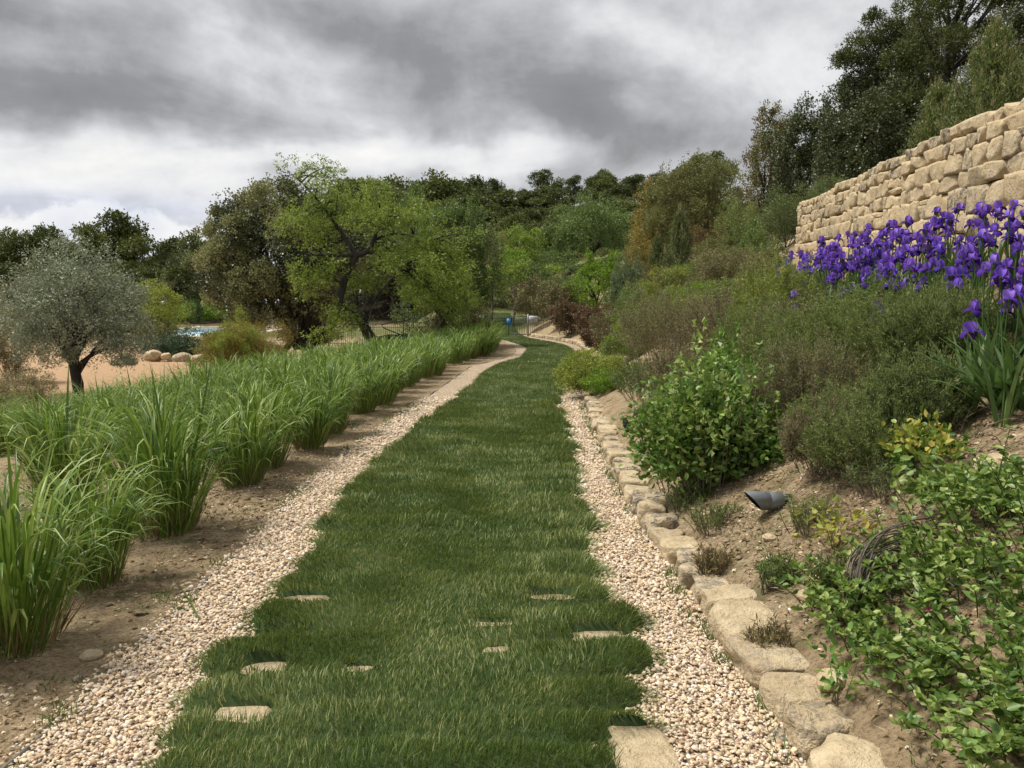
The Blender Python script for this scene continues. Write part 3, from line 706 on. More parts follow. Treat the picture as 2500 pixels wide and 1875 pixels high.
# ------------------------------------------------------------------ gravel pebbles (stuff)
def pebbles(name, n_, region, size, zoff, seed, mat='pebble', buried=0.25):
    r = np.random.default_rng(seed)
    ph = (1 + 5 ** .5) / 2
    ico = np.array([[-1, ph, 0], [1, ph, 0], [-1, -ph, 0], [1, -ph, 0], [0, -1, ph], [0, 1, ph], [0, -1, -ph], [0, 1, -ph], [ph, 0, -1], [ph, 0, 1], [-ph, 0, -1], [-ph, 0, 1]])
    ico = nrm(ico)
    tri = np.array([[0, 11, 5], [0, 5, 1], [0, 1, 7], [0, 7, 10], [0, 10, 11], [1, 5, 9], [5, 11, 4], [11, 10, 2], [10, 7, 6], [7, 1, 8], [3, 9, 4], [3, 4, 2], [3, 2, 6], [3, 6, 8], [3, 8, 9], [4, 9, 5], [2, 4, 11], [6, 2, 10], [8, 6, 7], [9, 8, 1]])
    tri = tri[ico[tri].mean(1)[:, 2] > -0.45]        # the bedded underside is never seen
    x, y = region(n_, r); n = len(x)
    s = size * np.exp(r.normal(0, 0.28, n))
    V = ico[None] * r.choice([0.55, 0.8, 1.0, 1.22], (n, 12, 1), p=[.2, .25, .3, .25])
    V = V * np.stack([np.ones(n), r.uniform(0.5, 0.95, n), r.uniform(0.3, 0.8, n)], 1)[:, None]
    a = r.uniform(0, 6.28, n); b = r.normal(0, 0.35, n)
    cb, sb = np.cos(b)[:, None], np.sin(b)[:, None]
    V = np.stack([V[..., 0] * cb - V[..., 2] * sb, V[..., 1], V[..., 0] * sb + V[..., 2] * cb], -1)
    ca, sa = np.cos(a)[:, None], np.sin(a)[:, None]
    V = np.stack([V[..., 0] * ca - V[..., 1] * sa, V[..., 0] * sa + V[..., 1] * ca, V[..., 2]], -1) * (s / 2)[:, None, None]
    z = zoff(x, y, r) + s * 0.2 * (1 - buried)
    V = V + np.stack([x, y, z], 1)[:, None]
    T = (tri[None] + (np.arange(n) * 12)[:, None, None]).reshape(-1, 3)
    return mesh_np(name, V.reshape(-1, 3), None, T, [M[mat]], np.repeat(r.random(n), len(tri)))
def greg(y0, y1):
    def f(n, r):
        y = r.uniform(y0, y1, n); x = r.uniform(-2.5, 1.6 if y1 < 20 else 2.6, n)
        k = (((x > GL(y) + 0.005 - 0.10 * r.random(n) ** 2) & (x < LXe(y) + 0.03)) | ((x < GR(y) + 0.03) & (x > RXe(y) - 0.03)))
        k &= slabmask(x, y, 0.015) < 0.5
        return x[k], y[k]
    return f
for (y0, y1, n, s) in [(1.9, 4.2, 52000, 0.0175), (4.2, 8.0, 50000, 0.021), (8.0, 14.0, 26000, 0.030)]:
    o = obj('gravel', pebbles('gravel', n, greg(y0, y1), s, lambda x, y, r: 0.012 + r.uniform(0, 0.012, len(x)), int(y0 * 10)))
    tag(o, {1.9: 'beige and pinkish crushed gravel nearest the camera on both sides of the lawn', 4.2: 'beige gravel of the middle stretch of the two strips', 8.0: 'fine looking beige gravel of the far stretch of the two strips'}[y0], 'gravel', kind='stuff')
def soilreg(n, r):
    y = r.uniform(1.8, 11, n); x = r.uniform(-4.6, 4.6, n); a = GL(y) - x; b = x - GR(y)
    k = ((a > -0.1) & (r.random(n) < np.exp(-np.clip(a, 0, 9) * 0.5))) | ((b > 0.25) & (b < 3.0))
    cl = fbm(x * 2, y * 2, 3); k &= r.random(n) < sst(cl, 0.3, 0.7)
    return x[k], y[k]
o = obj('soil_crumbs', pebbles('soil_crumbs', 20000, soilreg, 0.020, lambda x, y, r: H(x, y) + 0.0, 77, 'pebble', 0.6)); tag(o, 'small stones and clods strewn over the bare soil on both sides', 'stones', kind='stuff')

def clodreg(n, r):
    y = r.uniform(1.8, 9, n); x = r.uniform(-4.6, 4.6, n); a = GL(y) - x; b = x - GR(y)
    k = ((a > 0.12) & (a < 2.5)) | ((b > 0.30) & (b < 2.6)); k &= r.random(n) < sst(fbm(x * 1.4 + 8, y * 1.4, 3), 0.35, 0.65)
    return x[k], y[k]
o = obj('soil_clods', pebbles('soil_clods', 9000, clodreg, 0.036, lambda x, y, r: H(x, y), 78, 'soil', 0.5)); tag(o, 'crumbly clods of earth lying on the bare soil', 'soil clods', kind='stuff')
# litter and weeds on the soil
def litter(n=60000):
    x, y = soilreg(n, rng); n = len(x)
    P = np.stack([x, y, H(x, y) + 0.006 + rng.uniform(0, 0.01, n)], 1)
    D = rng.normal(size=(n, 3)) * [1, 1, 0.12]
    return leaves(P, D, 0.045, 0.013, flat=0.8)
V, Q, R = litter(); o = obj('leaf_litter', mesh_np('leaf_litter', V, Q, None, [M['dryleaf']], R)); tag(o, 'dry brown litter scattered on the soil either side of the path', 'litter', kind='stuff')
def weeds():
    parts = []
    n = 5200
    y = rng.uniform(2, 15, n); x = rng.uniform(-5, 5, n); a = GL(y) - x; b = x - GR(y)
    cl = fbm(x * 1.3 + 30, y * 1.3, 3)
    k = (((a > 0.0) & (a < 4)) | ((b > 0.22) & (b < 3.5))) & (rng.random(n) < 0.08 + sst(cl, 0.5, 0.7) * 0.8)
    x, y = x[k], y[k]; m = 26
    X = np.repeat(x, m) + rng.normal(0, 0.04, len(x) * m); Yv = np.repeat(y, m) + rng.normal(0, 0.04, len(x) * m)
    P = np.stack([X, Yv, H(X, Yv)], 1); D = rng.normal(size=P.shape) * [0.5, 0.5, 0.15] + [0, 0, 0.7]
    return leaves(P, D, 0.045, 0.005)
V, Q, R = weeds(); o = obj('weeds', mesh_np('weeds', V, Q, None, [M['weed']], R)); tag(o, 'low thin green weeds sprouting from the bare soil', 'weeds', kind='stuff')
def kerbweeds():
    n = 90; y = rng.uniform(2.4, 13, n); side = rng.random(n) < 0.7
    x = np.where(side, GR(y) - rng.uniform(0, 0.06, n), GL(y) + rng.normal(0, 0.08, n)); m = 22
    X = np.repeat(x, m) + rng.normal(0, 0.025, n * m); Yv = np.repeat(y, m) + rng.normal(0, 0.04, n * m)
    P = np.stack([X, Yv, np.full(n * m, 0.01)], 1); D = rng.normal(size=P.shape) * [0.45, 0.45, 0.15] + [0, 0, 0.9]
    return leaves(P, D, 0.07, 0.005)
V, Q, R = kerbweeds(); o = obj('gravel_weeds', mesh_np('gravel_weeds', V, Q, None, [M['weed']], R)); tag(o, 'thin grass blades growing along the kerb and in the gravel', 'weeds', kind='stuff')

# metal edging strip and drip pipe
yy = np.arange(1.6, 30, 0.15); Pm = np.stack([GL(yy) - 0.01 + 0.008 * np.sin(yy * 5), yy, 0.010 + 0.012 * np.sin(yy * 3.1)], 1)
V = np.concatenate([Pm + [-0.003, 0, -0.05], Pm + [-0.003, 0, 0.006], Pm + [0.003, 0, 0.006], Pm + [0.003, 0, -0.05]]); n = len(Pm); i = np.arange(n - 1)
Q = np.concatenate([np.stack([i + a * n, i + 1 + a * n, i + 1 + (a + 1) * n, i + (a + 1) * n], 1) for a in range(3)])
tag(obj('metal_edging', mesh_np('metal_edging', V, Q, None, [M['steel']])), 'thin grey metal edging between the left gravel strip and the bare soil', 'edging')

# ------------------------------------------------------------------ dry stone wall
def build_wall():
    y0, y1 = WALL_Y0, WALL_Y1
    ax = Vector((0.2, 1.0, 0.05)); Lw = (y1 - y0) * ax.length; ax.normalize()
    root = empty('stone_wall', (XW(y0), y0, WBASE(y0)), 'tall retaining wall of irregular tan limestone blocks on top of the right bank', 'wall')
    side = Vector((-1, 0.2, 0)).normalized(); upv = Vector((0, 0, 1))
    meshes = [rock_mesh('wall_stone', 500 + i, 60.0, 0.045, 7, 'wallrock') for i in range(16)]
    hs = [0.30, 0.22, 0.27, 0.19, 0.24, 0.17, 0.15]
    r = random.Random(4); n = 0
    A = np.array(ax); Sd = np.array(side)
    ang = math.atan2(ax.x, ax.y)
    off = 0.0
    total = 1.62
    sc = total / sum(hs)
    for c, h in enumerate(hs):
        h *= sc; s = -r.uniform(0, 0.3)
        while s < Lw:
            wd = r.uniform(0.9, 2.0) * (h + 0.08) * r.choice((0.8, 1.0, 1.25)); wd = min(wd, 0.62)
            if c == 0: wd *= 1.25
            s1 = min(s + wd, Lw + r.uniform(-0.03, 0.05))
            if s1 - s < 0.08: break
            def put(a0, a1, b0, b1):
                nonlocal n
                wob = 0.05 * (vn(np.array([(a0 + a1) * 0.55]), np.array([c * 3.3]))[0] - 0.5) * 2 if 0 < c else 0
                t = (a0 + a1) / 2; zc = (b0 + b1) / 2 + wob
                P = A * t + np.array([0, 0, zc]) + Sd * (0.06 * (1 - zc / total) + r.uniform(-0.018, 0.02))
                o = obj('stone', meshes[r.randrange(16)], root, tuple(P))
                o.scale = (0.34, (a1 - a0) * 0.985, (b1 - b0) * 0.985)
                o.rotation_euler = (r.uniform(-.05, .05) + 0.05, r.choice((0, 0)) + r.uniform(-.05, .05) - 0.03, -ang + r.uniform(-.03, .03)); n += 1
            q = r.random()
            if q < 0.20 and h > 0.2 and s1 - s > 0.28:
                f = r.uniform(0.25, 0.4)
                if r.random() < 0.5: put(s, s1, off, off + h * (1 - f)); put(s + .01, s1 - .01, off + h * (1 - f), off + h)
                else: put(s, s1, off, off + h * f); put(s, s1, off + h * f, off + h)
            else: put(s, s1, off, off + h)
            s = s1
        off += h
    # packed earth and rubble behind the face stones
    e0 = -Sd * 0.13; e1 = -Sd * 0.42
    c0 = [e0 + A * 0.0, e0 + A * Lw * 0.995, e1 + A * Lw * 0.995, e1]
    V = np.array([p + [0, 0, zz] for zz in (-0.5, total - 0.08) for p in c0])
    Q = np.array([[0, 1, 5, 4], [1, 2, 6, 5], [2, 3, 7, 6], [3, 0, 4, 7], [4, 5, 6, 7]])
    obj('rubble_core', mesh_np('rubble_core', V, Q, None, [M['core']]), root)
    print('wall stones', n)
build_wall()

# ------------------------------------------------------------------ foliage builders
def crown_parts(r, c, rad, d, L, Wd, nl, lobe, tw, k, droop=0.0, shape='rhomb', bottom=-0.75, spread=1.0, shell=0.55, cone=0.0):
    """lobes of twig clusters; returns leaf arrays and lobe centres"""
    i = np.arange(nl) + 0.5; phi = np.arccos(1 - (1 + (-bottom)) * i / nl); th = np.pi * (1 + 5 ** .5) * i
    Dr = np.stack([np.cos(th) * np.sin(phi), np.sin(th) * np.sin(phi), np.cos(phi)], 1) + r.normal(0, 0.18, (nl, 3)); Dr = nrm(Dr)
    rf = r.uniform(shell * 0.8, 1.06, nl) - lobe * 0.35
    C = Dr * rf[:, None]
    if cone: C[:, :2] *= (1 - cone * (C[:, 2:3] + 1) / 2)
    LR = lobe * r.uniform(0.5, 1.5, nl)
    li = np.repeat(np.arange(nl), tw); n = len(li)
    dv = nrm(r.normal(size=(n, 3)) + Dr[li] * 0.9 + [0, 0, 0.25])
    TP = (C[li] + dv * (LR[li] * r.uniform(0.45, 1.05, n))[:, None])
    TP = TP * rad + c
    dw = nrm(dv * rad); TP = TP + (r.random((n, 1)) < .06) * dw * (lobe * rad.min() * r.uniform(.2, .7, (n, 1)))
    j = np.repeat(np.arange(n), k); m = len(j)
    P = TP[j] + r.normal(0, 1, (m, 3)) * L * 0.75 * spread
    D = dw[j] * 0.75 + r.normal(0, 0.65, (m, 3)) + [0, 0, droop]
    return P, D, C * rad + c, LR

def shrub(name, label, cat, px, d, top, wpx, mat, L=0.03, Wd=0.014, nl=22, lobe=0.42, cover=2.2, droop=0.0, shape='rhomb', depth=1.0, tip=None, tipfrac=0.25,
          trunk='bark', trunk_r=0.05, base=None, low=-0.8, group=None, seed=None, lift=0.0, cone=0.0, k=9, limbs=10, trunkpts=None, cen=0.5, maxn=60000, spread=1.0):
    r = np.random.default_rng(seed if seed is not None else int(px * 7 + d * 13 + top))
    x = xat(px, d); y = d; zb = h1(x, y) if base is None else base
    zt = zat(top, d); rx = wpx * d / F / 2; h = max(zt - zb, 0.15)
    root = empty(name, (x, y, zb - 0.02), label, cat, group)
    hz = h * (1 - lift) / 2; c = np.array([0, 0, h - hz]); rad = np.array([rx, rx * depth, hz])
    L = max(L, 1.5 * d / 797.0); Wd = max(Wd, 0.62 * L if L > 0.05 and d > 30 else Wd, 0.5 * d / 797.0)
    area = 4.2 * (rx * hz) + 2 * rx * rx * depth
    n = int(min(maxn, cover * area * 1.9 / (L * Wd * 0.55)))
    tw = max(4, int(n / nl / k))
    P, D, C, LR = crown_parts(r, c, rad, d, L, Wd, nl, lobe, tw, k, droop, shape, low, spread, cone=cone)
    keep = P[:, 2] > 0.02; P, D = P[keep], D[keep]
    V, Q, R = leaves(P, D, L, Wd, shape, r=r)
    obj('crown' if trunk_r > 0.08 else 'foliage', mesh_np('crown', V, Q, None, [M[mat]], R), root)
    if tip:
        P2, D2, _, _ = crown_parts(r, c, rad * 1.04, d, L, Wd, nl * 2, lobe * 0.55, max(3, int(tw * tipfrac)), k, 0.5, shape, low, shell=0.85, cone=cone)
        keep = P2[:, 2] > 0.1; V, Q, R = leaves(P2[keep], D2[keep], L, Wd, shape, r=r)
        obj('new_shoots', mesh_np('new_shoots', V, Q, None, [M[tip]], R), root)
    paths = []
    if trunk_r > 0.08:
        tp = np.array([[0, 0, -0.1], [r.normal(0, .05) * h, r.normal(0, .03) * h, h * lift * 0.6 + 0.1 * h], [0, 0, h * max(lift, 0.15) + hz * 0.5]]) if trunkpts is None else np.array(trunkpts)
        sp = spline(tp, 10)
        obj('trunk', mesh_np('trunk', *tubes([(sp, np.linspace(trunk_r, trunk_r * 0.55, 10))], 8, 0.08), None, [M[trunk]], smooth=True), root)
        st = sp[-4]
    else: st = None
    for q in r.permutation(len(C))[:limbs]:
        s0 = sp[r.integers(4, 9)] if st is not None else np.array([r.normal(0, .12) * rx, r.normal(0, .12) * rx, -0.03])
        mid = (s0 + C[q]) / 2 + [0, 0, 0.12 * h] if st is not None else (s0 + C[q]) / 2 - [0, 0, 0.1 * h] + 0
        rr = trunk_r * (0.45 if st is not None else 0.35)
        paths.append((bez(s0, mid, C[q]), np.linspace(rr, rr * 0.25, 7)))
    if paths: obj('limbs', mesh_np('limbs', *tubes(paths, 4), None, [M[trunk]], smooth=True), root)
    return root

def fan(name, label, cat, px, d, top, wpx, mat, n_st=160, L=0.02, Wd=0.004, per=40, droop=0.15, depth=1.0, lean=0.5, tip=None, seed=None, group=None, stem='twig', upw=0.6, start=0.2, base=None, spread=0.38, stemw=0.0025):
    """shrub of many upright leafy stems"""
    r = np.random.default_rng(seed if seed is not None else int(px * 5 + d * 11 + top))
    x = xat(px, d); zb = h1(x, d) if base is None else base
    h = max(zat(top, d) - zb, 0.15) * 1.08; rx = wpx * d / F / 2 * 1.12
    root = empty(name, (x, d, zb - 0.02), label, cat, group)
    L = max(L * 1.35, 1.7 * d / 797.0); Wd = max(Wd * 1.4, 0.7 * d / 797.0); per = int(per * .72)
    a = r.uniform(0, 6.283, n_st); u = np.sqrt(r.random(n_st))
    end = np.stack([np.cos(a) * u * rx, np.sin(a) * u * rx * depth, h * (np.sqrt(np.clip(1.02 - u ** 3 * 0.6, 0.05, 1))) * (r.uniform(0.60, 1.05, n_st) + 0.24 * (r.random(n_st) < .25))], 1)
    st = np.stack([np.cos(a) * u * rx * (1 - spread), np.sin(a) * u * rx * depth * (1 - spread), np.full(n_st, -0.02)], 1) + r.normal(0, 0.02, (n_st, 3)) * [1, 1, 0]
    mid = st * 0.35 + end * 0.65 - np.stack([np.zeros(n_st)] * 2 + [-(h * 0.08) * np.ones(n_st)], 1) + r.normal(0, 0.05 * h, (n_st, 3))
    t = start + (1 - start) * r.random((n_st, per)) ** 0.85; t = t[..., None]
    P = (1 - t) ** 2 * st[:, None] + 2 * t * (1 - t) * mid[:, None] + t * t * end[:, None]
    T = nrm(2 * (1 - t) * (mid - st)[:, None] + 2 * t * (end - mid)[:, None])
    # side shoots
    off = r.normal(0, 1, P.shape) * 0.028 * min(1.0, h) * (1.15 - t * 0.9)
    P = P + off
    D = T * upw + r.normal(0, 0.55, P.shape) + [0, 0, -droop * 0.3]
    P = P.reshape(-1, 3); D = D.reshape(-1, 3); k = P[:, 2] > 0.0
    V, Q, R = leaves(P[k], D[k], L, Wd, r=r)
    obj('foliage', mesh_np('foliage', V, Q, None, [M[mat]], R), root)
    m = min(n_st, 70); sel = r.permutation(n_st)[:m]
    paths = [(bez(st[q], mid[q], end[q], 5), np.linspace(max(stemw * 1.6, 0.25 * d / 797), max(stemw * 0.5, 0.12 * d / 797), 5)) for q in sel]
    obj('stems', mesh_np('stems', *tubes(paths, 3), None, [M[stem]]), root)
    if tip:
        t2 = r.uniform(0.86, 1.02, (n_st, max(4, per // 4), 1)); P = (1 - t2) ** 2 * st[:, None] + 2 * t2 * (1 - t2) * mid[:, None] + t2 * t2 * end[:, None]
        P = (P + r.normal(0, 0.012, P.shape)).reshape(-1, 3); T2 = np.repeat((end - mid)[:, None], P.shape[0] // n_st, 1).reshape(-1, 3)
        V, Q, R = leaves(P, nrm(T2) + r.normal(0, .3, P.shape), L * 0.9, Wd, r=r)
        obj('shoot_tips', mesh_np('shoot_tips', V, Q, None, [M[tip]], R), root)
    return root
# ------------------------------------------------------------------ tall grass clumps along the left
def clump(seed, nb, h=1.0, wid=0.015, rad=0.19):
    r = np.random.default_rng(seed); nseg = 8
    a = r.uniform(0, 6.283, nb); u = np.sqrt(r.random(nb))
    B = np.stack([np.cos(a) * u * rad, np.sin(a) * u * rad, np.zeros(nb)], 1)
    da = a + r.normal(0, 0.7, nb); dirh = np.stack([np.cos(da), np.sin(da), np.zeros(nb)], 1)
    Lh = h * r.uniform(0.6, 1.42, nb) * (1 - .25 * u ** 3)
    lean = r.uniform(0.02, 0.14, nb) + 0.30 * u
    bend = r.uniform(1.2, 5.4, nb) * (r.random(nb) < 0.92)
    t = np.linspace(0, 1, nseg + 1)
    ang = lean[:, None] + bend[:, None] * np.clip(t[None] - 0.42, 0, None) ** 1.6 * 2.0
    dl = Lh[:, None] / nseg
    dx = np.sin(ang) * dl; dz = np.cos(ang) * dl
    X = np.concatenate([np.zeros((nb, 1)), np.cumsum(dx[:, :-1], 1)], 1); Z = np.concatenate([np.zeros((nb, 1)), np.cumsum(dz[:, :-1], 1)], 1)
    P = B[:, None] + dirh[:, None] * X[..., None] + np.array([0, 0, 1.0]) * Z[..., None]
    P[..., 2] = np.maximum(P[..., 2], 0.005)
    side = np.stack([-dirh[:, 1], dirh[:, 0], np.zeros(nb)], 1); tw = r.uniform(-0.9, 0.9, nb)
    side = side * np.cos(tw)[:, None] + dirh * np.sin(tw)[:, None]
    prof = np.interp(t, [0, 0.35, 0.5, 0.75, 1], [0.28, 0.35, 1.0, 0.75, 0.04])
    w_ = wid * r.uniform(0.7, 1.3, nb)[:, None] * prof[None] / 2
    L_ = P - side[:, None] * w_[..., None]; R_ = P + side[:, None] * w_[..., None]; Cn = P.copy(); Cn[..., 2] -= w_ * 0.5
    V = np.stack([L_, Cn, R_], 2).reshape(-1, 3)
    i = (np.arange(nb)[:, None] * (nseg + 1) + np.arange(nseg)[None]) * 3
    Q = np.concatenate([np.stack([i, i + 1, i + 4, i + 3], -1), np.stack([i + 1, i + 2, i + 5, i + 4], -1)], 1).reshape(-1, 4)
    rv = np.repeat(r.random(nb), nseg * 2)
    me = mesh_np('blades', V, Q, None, [M['reed']], rv, smooth=True)
    # culms: straw coloured stems at the foot
    ns = nb // 2; a = r.uniform(0, 6.283, ns); u = np.sqrt(r.random(ns))
    P = np.stack([np.cos(a) * u * rad * 1.05, np.sin(a) * u * rad * 1.05, np.zeros(ns)], 1)
    D = np.stack([np.cos(a) * u * 0.4, np.sin(a) * u * 0.4, np.ones(ns)], 1) + r.normal(0, 0.12, (ns, 3)) * [1, 1, 0]
    V, Q, R = leaves(P, D, h * 0.30, 0.010, r=r)
    return me, mesh_np('dry_stems', V, Q, None, [M['straw']], R)
CL_NEAR = [clump(700 + i, 340, wid=.019) for i in range(4)]
CL_FAR = [clump(720 + i, 230, wid=0.028, rad=0.24) for i in range(4)]
def put_clump(x, y, s, rz, lab, near, i, sz=None):
    me = (CL_NEAR if near else CL_FAR)[i % 4]
    e = empty('tall_grass_clump', (x, y, h1(x, y) - 0.01), lab, 'ornamental grass', 'tall grass clumps on the left of the path', rz)
    e.scale = (s * .95, s * .95, (sz or s) * .90)
    obj('blades', me[0], e); obj('dry_stems', me[1], e)
cr = random.Random(21)
front = [(30, 1590, 0.98, 'nearest tall grass clump, cut by the left edge of the frame'), (225, 1425, 0.80, 'thin tall grass clump between the nearest one and the large dense one'),
         (400, 1300, 1.08, 'large dense tall grass clump standing free beside the metal edging'), (165, 1225, 1.0, 'tall grass clump behind the nearest, by the left edge of the frame'),
         (590, 1185, 0.92, 'tall grass clump just beyond the large dense one along the path')]
n = 0; placed = []
for (px, py, s, lab) in front:
    x, y = ground(px, py); put_clump(x, y, s, cr.uniform(0, 6), lab, True, n); n += 1; placed.append((x, y))
rows = [0.75, 1.7, 2.6, 3.5, 4.4, 5.3, 6.2]
for ri, off in enumerate(rows):
    y = 7.9 + ri * 0.2
    if ri == 1: y = 7.4
    if ri == 2: y = 8.6
    if ri > 2: y = 7.6 + ri * .4
    while y < 35.5:
        x = float(GL(y)) - off - cr.uniform(-.12, .12) + (0.15 if y < 10 else 0) - 0.25 * (y > 20)
        if y > 30: x = float(GL(31)) - off - 0.25 - (y - 31) * 0.1
        ok = not (ri >= 4 and y > 30) and not (ri >= 5 and y > 15)
        if ok and min((math.hypot(x - a, y - b) for a, b in placed), default=9) > 0.6:
            sc = cr.uniform(0.86, 1.10) * ([0.96, 0.88, 0.80, .76, .74, .72, .72][ri] + (0.12 if y > 25 and ri < 2 else 0))
            lab = ['tall arching green grass clump in the front row beside the left gravel strip', 'tall green grass clump in the second row from the path', 'tall green grass clump in the middle rows of the grass bed',
                   'tall green grass clump in the back rows of the grass bed', 'tall green grass clump in the back rows of the grass bed', 'tall grass clump in the far left rows of the grass bed', 'tall grass clump in the far left rows of the grass bed'][ri]
            if ri: lab += [', near part', ', middle part', ', far part'][0 if y < 13 else 1 if y < 22 else 2]
            if ri == 0: nf = globals().get('nf', -1) + 1; lab = 'front row grass clump by the left gravel, %s beyond the large dense clump group' % ORD[nf]
            put_clump(x, y, sc, cr.uniform(0, 6), lab, y < 13, n, sc * cr.uniform(0.92, 1.08)); n += 1; placed.append((x, y))
        y += cr.uniform(0.85, 1.15)
print('clumps', n)

# ------------------------------------------------------------------ olive tree
def P3(px, py, d): return np.array([xat(px, d, py), d, zat(py, d)])
shrub('olive_tree', 'round grey green olive tree standing on the orange track at the left', 'olive tree', 178, 22.0, 612, 330, 'olive', L=0.085, Wd=0.030, nl=70, lobe=0.30, cover=3.2, depth=1.0, trunk='bark', trunk_r=0.17, lift=0.10, low=-0.7, k=14, limbs=22, seed=3, maxn=60000,
      base=zat(965, 22.0), trunkpts=[[0, 0, -0.2], [0.03, 0, 0.35], [-0.1, 0.05, 0.9], [0.05, 0, 1.6]])
# ------------------------------------------------------------------ big holm oak and almonds left of centre
ho = shrub('holm_oak', 'big dark holm oak with pale brown new shoots left of the almond tree', 'oak tree', 690, 35.0, 462, 375, 'oak', L=0.11, Wd=0.07, nl=60, lobe=0.30, cover=2.6, depth=0.9, tip='oak_tip', tipfrac=0.8, trunk='bark', trunk_r=0.16, lift=0.04, low=-0.75, k=12, limbs=14, seed=11, cone=0.10, maxn=60000,
      base=zat(852, 35.0))
pth = []
for (a, b, c) in [((735, 850), (738, 790), (730, 700)), ((742, 852), (770, 810), (800, 740)), ((745, 855), (800, 815), (835, 760)), ((728, 850), (700, 800), (650, 720)), ((740, 850), (752, 800), (765, 700))]:
    pth.append((bez(P3(*a, 35) - np.array(ho.location), P3(*b, 34.6) - np.array(ho.location), P3(*c, 34.4) - np.array(ho.location)), np.linspace(0.20, 0.09, 7)))
obj('trunks', mesh_np('trunks', *tubes(pth, 8, 0.06), None, [M['bark']], smooth=True), ho)

def almond():
    d = 27.0; zb = zat(838, d); x0 = xat(975, d)
    root = empty('almond_tree', (x0, d, zb), 'bright green almond tree with a bent black trunk lying low over the tall grass', 'almond tree'); o = np.array(root.location)
    L = lambda px, py, dd=0.0: P3(px, py, d + dd) - o
    main = spline([L(1004, 826, .3), (L(955, 830)), L(915, 832), L(893, 805), L(880, 780), L(862, 757), L(830, 738), L(836, 700), L(850, 660), L(870, 622)], 34)
    obj('trunk', mesh_np('trunk', *tubes([(main, np.interp(np.linspace(0, 1, 34), [0, 0.3, 0.6, 1], [0.19, 0.185, 0.14, 0.12]))], 10, 0.09), None, [M['bark']], smooth=True), root)
    lim = [(spline([L(868, 624), L(900, 612, -.1), L(912, 585, -.2), L(930, 540, -.4)], 14), np.linspace(0.11, 0.05, 14)), (spline([L(868, 622), L(835, 570, .2), L(800, 520, .3), L(760, 470, .2), L(722, 432, 0)], 20), np.linspace(0.085, 0.02, 20)),
           (spline([L(893, 800), L(915, 730, -.3), L(940, 700, -.5), L(985, 650, -.6)], 12), np.linspace(0.06, 0.02, 12)), (spline([L(870, 622), L(820, 625, -.4), L(750, 620, -.8)], 12), np.linspace(0.07, 0.02, 12)),
           (spline([L(912, 585), L(970, 570, .4), L(1050, 590, .5)], 12), np.linspace(0.06, 0.015, 12)), (spline([L(1005, 826), L(930, 795, -.2), L(1000, 780, .3), L(960, 760, .5)], 12), np.linspace(0.02, 0.012, 12))]
    r = np.random.default_rng(31)
    # leafy volumes (pixel centre, half size, depth offset)
    vol = [(755, 432, 40, 30, 0.0, 3), (715, 415, 22, 22, 0, 1), (790, 420, 32, 24, .2, 3), (800, 490, 75, 50, 0.2, 12), (900, 480, 70, 45, -.2, 10), (735, 560, 60, 48, -.2, 9), (830, 540, 80, 40, .9, 13), (960, 545, 85, 55, -.5, 16), (1060, 590, 75, 45, 0, 14),
           (1100, 640, 55, 45, .2, 10), (980, 640, 80, 45, -.9, 14), (1030, 700, 75, 40, -.6, 12), (790, 650, 50, 45, -.7, 8), (760, 690, 40, 40, -.5, 6), (1095, 735, 45, 36, -.3, 8), (830, 760, 55, 22, -.8, 6), (880, 690, 60, 30, .5, 7), (1110, 690, 35, 35, 0.3, 6), (800, 805, 40, 18, -1.0, 3)]
    A, B = [], []
    for (px, py, hx, hy, dd, nn) in vol:
        c = L(px, py, dd); sx, sz = hx * d / F, hy * d / F
        for q in range(nn):
            cc = c + np.array([r.normal(0, .5) * sx, r.normal(0, 0.6) * max(0.5, sx * 0.8), r.normal(0, .5) * sz])
            nt = 20; dv = nrm(r.normal(size=(nt, 3)) + [0, 0, 0.15]); tp = cc + dv * r.uniform(0.15, 0.5, (nt, 1)) * np.array([1.2, 1.2, 0.8])
            m = 10; P = np.repeat(tp, m, 0) + r.normal(0, 0.055, (nt * m, 3)); D = np.repeat(dv, m, 0) * 0.6 + r.normal(0, 0.5, (nt * m, 3)) + [0, 0, -0.25]
            A.append(P); B.append(D)
            if r.random() < 0.75:
                allp = np.concatenate([main[20:]] + [q_[0] for q_ in lim[:5]]); k = allp[np.argmin(np.linalg.norm(allp - cc, axis=1) + r.uniform(0, .5, len(allp)))]
                lim.append((bez(k, (k + cc) / 2 + [0, 0, 0.25], cc, 7), np.linspace(0.03, 0.010, 7)))
    V, Q, R = leaves(np.concatenate(A), np.concatenate(B), 0.11, 0.036, r=r)
    obj('crown', mesh_np('crown', V, Q, None, [M['almond']], R), root)
    for (pts, rad_) in lim[:6]: obj('limb', mesh_np('limb', *tubes([(pts, rad_)], 7, 0.07), None, [M['bark']], smooth=True), root)
    obj('branches', mesh_np('branches', *tubes(lim[6:], 4), None, [M['bark']]), root)
    tw = []
    for q in range(46):
        s = L(r.uniform(880, 1040), r.uniform(690, 790), r.uniform(-.6, .4)); e = s + r.normal(0, 0.45, 3) + [0, 0, -0.1]; tw.append((bez(s, (s + e) / 2 + r.normal(0, .12, 3), e, 6), np.linspace(0.013, 0.006, 6)))
    obj('bare_twigs', mesh_np('bare_twigs', *tubes(tw, 4), None, [M['bark_grey']]), root)
almond()
a2 = shrub('almond_tree', 'mid green drooping almond tree right behind the bright green one', 'almond tree', 1095, 33.0, 446, 250, 'green', L=0.09, Wd=0.030, nl=46, lobe=0.32, cover=1.7, droop=-0.45, trunk_r=0.12, lift=0.10, low=-0.8, k=12, limbs=16, seed=12, maxn=42000)
